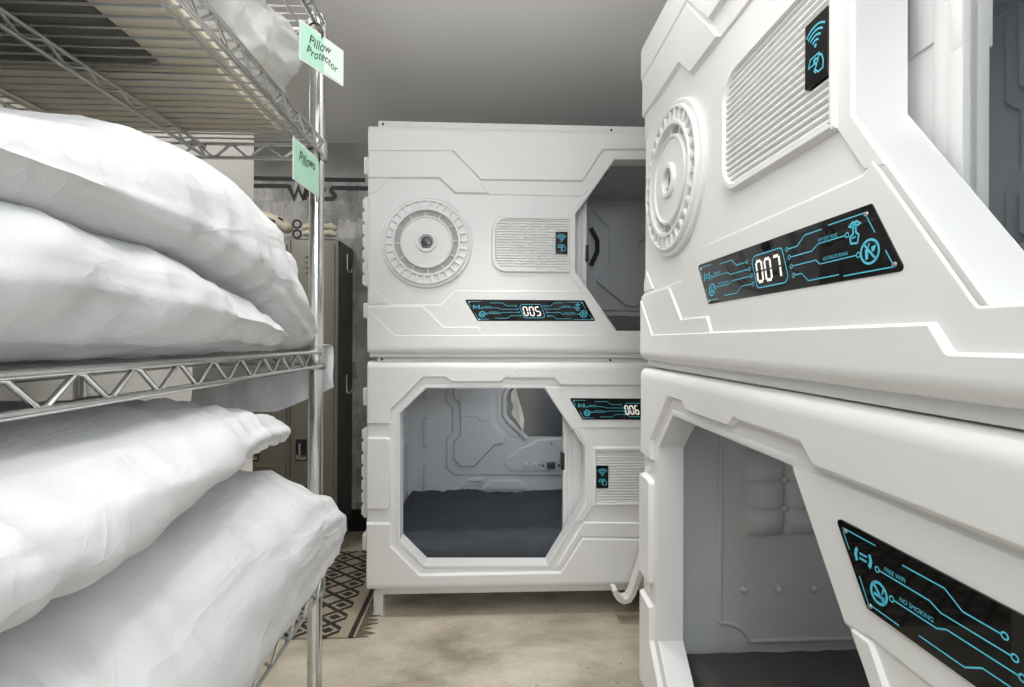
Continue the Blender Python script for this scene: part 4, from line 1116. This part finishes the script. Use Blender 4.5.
# rug
RX = -.618
bm = bmesh.new(); n = 40
box(bm, (-1.7, 0, 0), (0, .945, .008), .003)
rug = obj('rug', bm, M['rug'], None, loc=(RX, 2.345, .001)); tag(rug, 'tan and black diamond patterned woven rug lying by the lockers', 'rug')
bm = bmesh.new()
for i in range(64):
    y = .945 * (i + .5) / 64; l = random.uniform(.05, .085); dy = random.uniform(-.022, .022)
    tube(bm, [(-.004, y, .004), (l * .5, y + dy * .4, .003), (l, y + dy, .002)], [.0042, .0036, .0014], 5)
tag(obj('fringe', bm, M['fringe'], rug), None, None)

# ================================================================== ROOM
BY = 3.66; CZ = None
CZ = wall_pt(350, 143.5, BY)[1]
def struct(name, bm, mm, smooth=0):
    o = obj(name, bm, M[mm], None, smooth); o['kind'] = 'structure'; return o
def slab(name, a, b, mm):
    bm = bmesh.new(); box(bm, a, b); return struct(name, bm, mm)
X0, X1, FY = -2.6, 2.4, -3.0
slab('floor', (X0 - .1, FY - .1, -.1), (X1 + .1, BY + .1, 0), 'floor')
slab('ceiling', (X0 - .1, FY - .1, CZ), (X1 + .1, BY + .1, CZ + .1), 'ceiling')
slab('wall_back', (X0 - .1, BY, 0), (X1 + .1, BY + .1, CZ), 'mural')
slab('wall_right', (X1, FY, 0), (X1 + .1, BY, CZ), 'wallwhite')
slab('wall_far_left', (X0 - .1, FY, 0), (X0, BY, CZ), 'wallwhite')
WY = 1.725
slab('wall_left', (-.93, FY, 0), (-.80, WY, CZ), 'wallwhite')
bm = bmesh.new()                                     # wall behind the viewer with a wide window opening
for a, b in (((X0, FY - .1, 0), (X1, FY, 2.08)), ((X0, FY - .1, 2.68), (X1, FY, CZ)), ((X0, FY - .1, 2.08), (-.75, FY, 2.68)), ((2.0, FY - .1, 2.08), (X1, FY, 2.68)), ((.6, FY - .1, 2.08), (.72, FY, 2.68))): box(bm, a, b)
struct('wall_front', bm, 'wallwhite')
slab('baseboard_back', (X0, BY - .015, 0), (X1, BY - .0005, .155), 'baseboard')

# painted frieze on the back wall: bands and lettering
bm = bmesh.new()
W3 = lambda px, py: wall_pt(px, py, BY - .003)
def mstroke(pts, wd):
    ps = [W3(*p) for p in pts]; t = bmesh.new()
    ribbon(bm, ps, wd, 0)
wd1 = 4.2 * BY / F
mstroke([(120, 176), (365, 180.2)], wd1)
mstroke([(120, 184.8), (286, 186), (289.5, 187), (294, 198.4), (298.3, 187.5), (302.6, 198.4), (307, 186)], wd1)
mstroke([(304.5, 200), (309.5, 186.5), (313, 186.5), (317.5, 200)], wd1 * .9); mstroke([(308, 195.3), (315, 195.3)], wd1 * .6)
mstroke([(319, 200), (319, 187), (323, 187), (324.5, 190), (322.5, 193), (319.5, 193)], wd1 * .7)
mstroke([(318, 198.7), (332, 198.9), (334.8, 197.2), (334.8, 195), (331.4, 191.8), (331.2, 189.3), (333, 187.8), (368, 188.4)], wd1)
for v in bm.verts: v.co.y = BY - .003
lt = obj('trim_1', bm, M['ink'], None, 0); lt['kind'] = 'structure'
bm = bmesh.new()                                     # plain plaster band above the frieze
(xa, za), (xb, zb) = W3(100, 150), W3(372, 178)
box(bm, (X0, BY - .002, W3(350, 178)[1]), (X1, BY - .0004, CZ), 0)
M['band'] = mat('grey_plaster', (.30, .30, .29), .9, var=.25, vscale=2.2, bump=.1, bscale=60, stretch=(1, 1, 3))
b_ = obj('trim_2', bm, M['band'], None, 0); b_['kind'] = 'structure'

# ================================================================== LIGHT
def area_light(name, loc, rot, sx, sy, e, col):
    l = bpy.data.lights.new(name, 'AREA'); l.shape = 'RECTANGLE'; l.size = sx; l.size_y = sy; l.energy = e; l.color = col
    o = bpy.data.objects.new(name, l); COL.objects.link(o); o.location = loc; o.rotation_euler = rot; return o
area_light('ceiling_lamp', (-.1, -.3, CZ - .03), (0, 0, 0), 1.2, 3.2, 9.2, (.99, .99, .98))
def downlight(loc, e, size=82, blend=.8):
    l = bpy.data.lights.new('downlight', 'SPOT'); l.energy = e; l.spot_size = R(size); l.spot_blend = blend; l.shadow_soft_size = .07; l.color = (1, .965, .91)
    o = bpy.data.objects.new('downlight', l); COL.objects.link(o); o.location = loc
downlight((.0, 1.97, CZ - .03), 95, 68, 1.0)
downlight((.2, .7, CZ - .03), 16, 110)
area_light('ceiling_lamp', (-1.7, 2.6, CZ - .03), (0, 0, 0), .8, .8, 16, (1, .975, .94))
area_light('ceiling_fill_light', (-.05, .45, 2.15), (R(180), 0, 0), .6, 1.0, 24, (.99, .99, .99))  # added fill facing up to brighten the ceiling, no fitting there
area_light('window_light', (.4, FY + .1, 2.38), (R(82), 0, 0), 2.6, .58, 58, (.90, .95, 1))
for rx_, ry_, rz_, e_ in ((.3, 3.05, TB.z0 + TB.H - .07, 1.9), (.6, 3.05, TA.z0 + TA.H - .07, .5), (PODX + .55, .75, TA.z0 + TA.H - .07, 2.0), (PODX + .55, .9, TB.z0 + TB.H - .07, .9)):
    area_light('pod_fill_light', (rx_, ry_, rz_), (0, 0, 0), .5, .5, e_ * 1.0, (.90, .955, 1))  # added fill in each pod to lift its dark interior
w = bpy.data.worlds.new('world'); w.use_nodes = True; SC.world = w
bg = w.node_tree.nodes['Background']; bg.inputs[0].default_value = (.82, .91, 1, 1); bg.inputs[1].default_value = 1.6
SC.view_settings.view_transform = 'Standard'
SC.view_settings.look = 'None'
SC.view_settings.exposure = 0.0
SC.cycles.max_bounces = 10; SC.cycles.diffuse_bounces = 6
SC.cycles.use_denoising = True
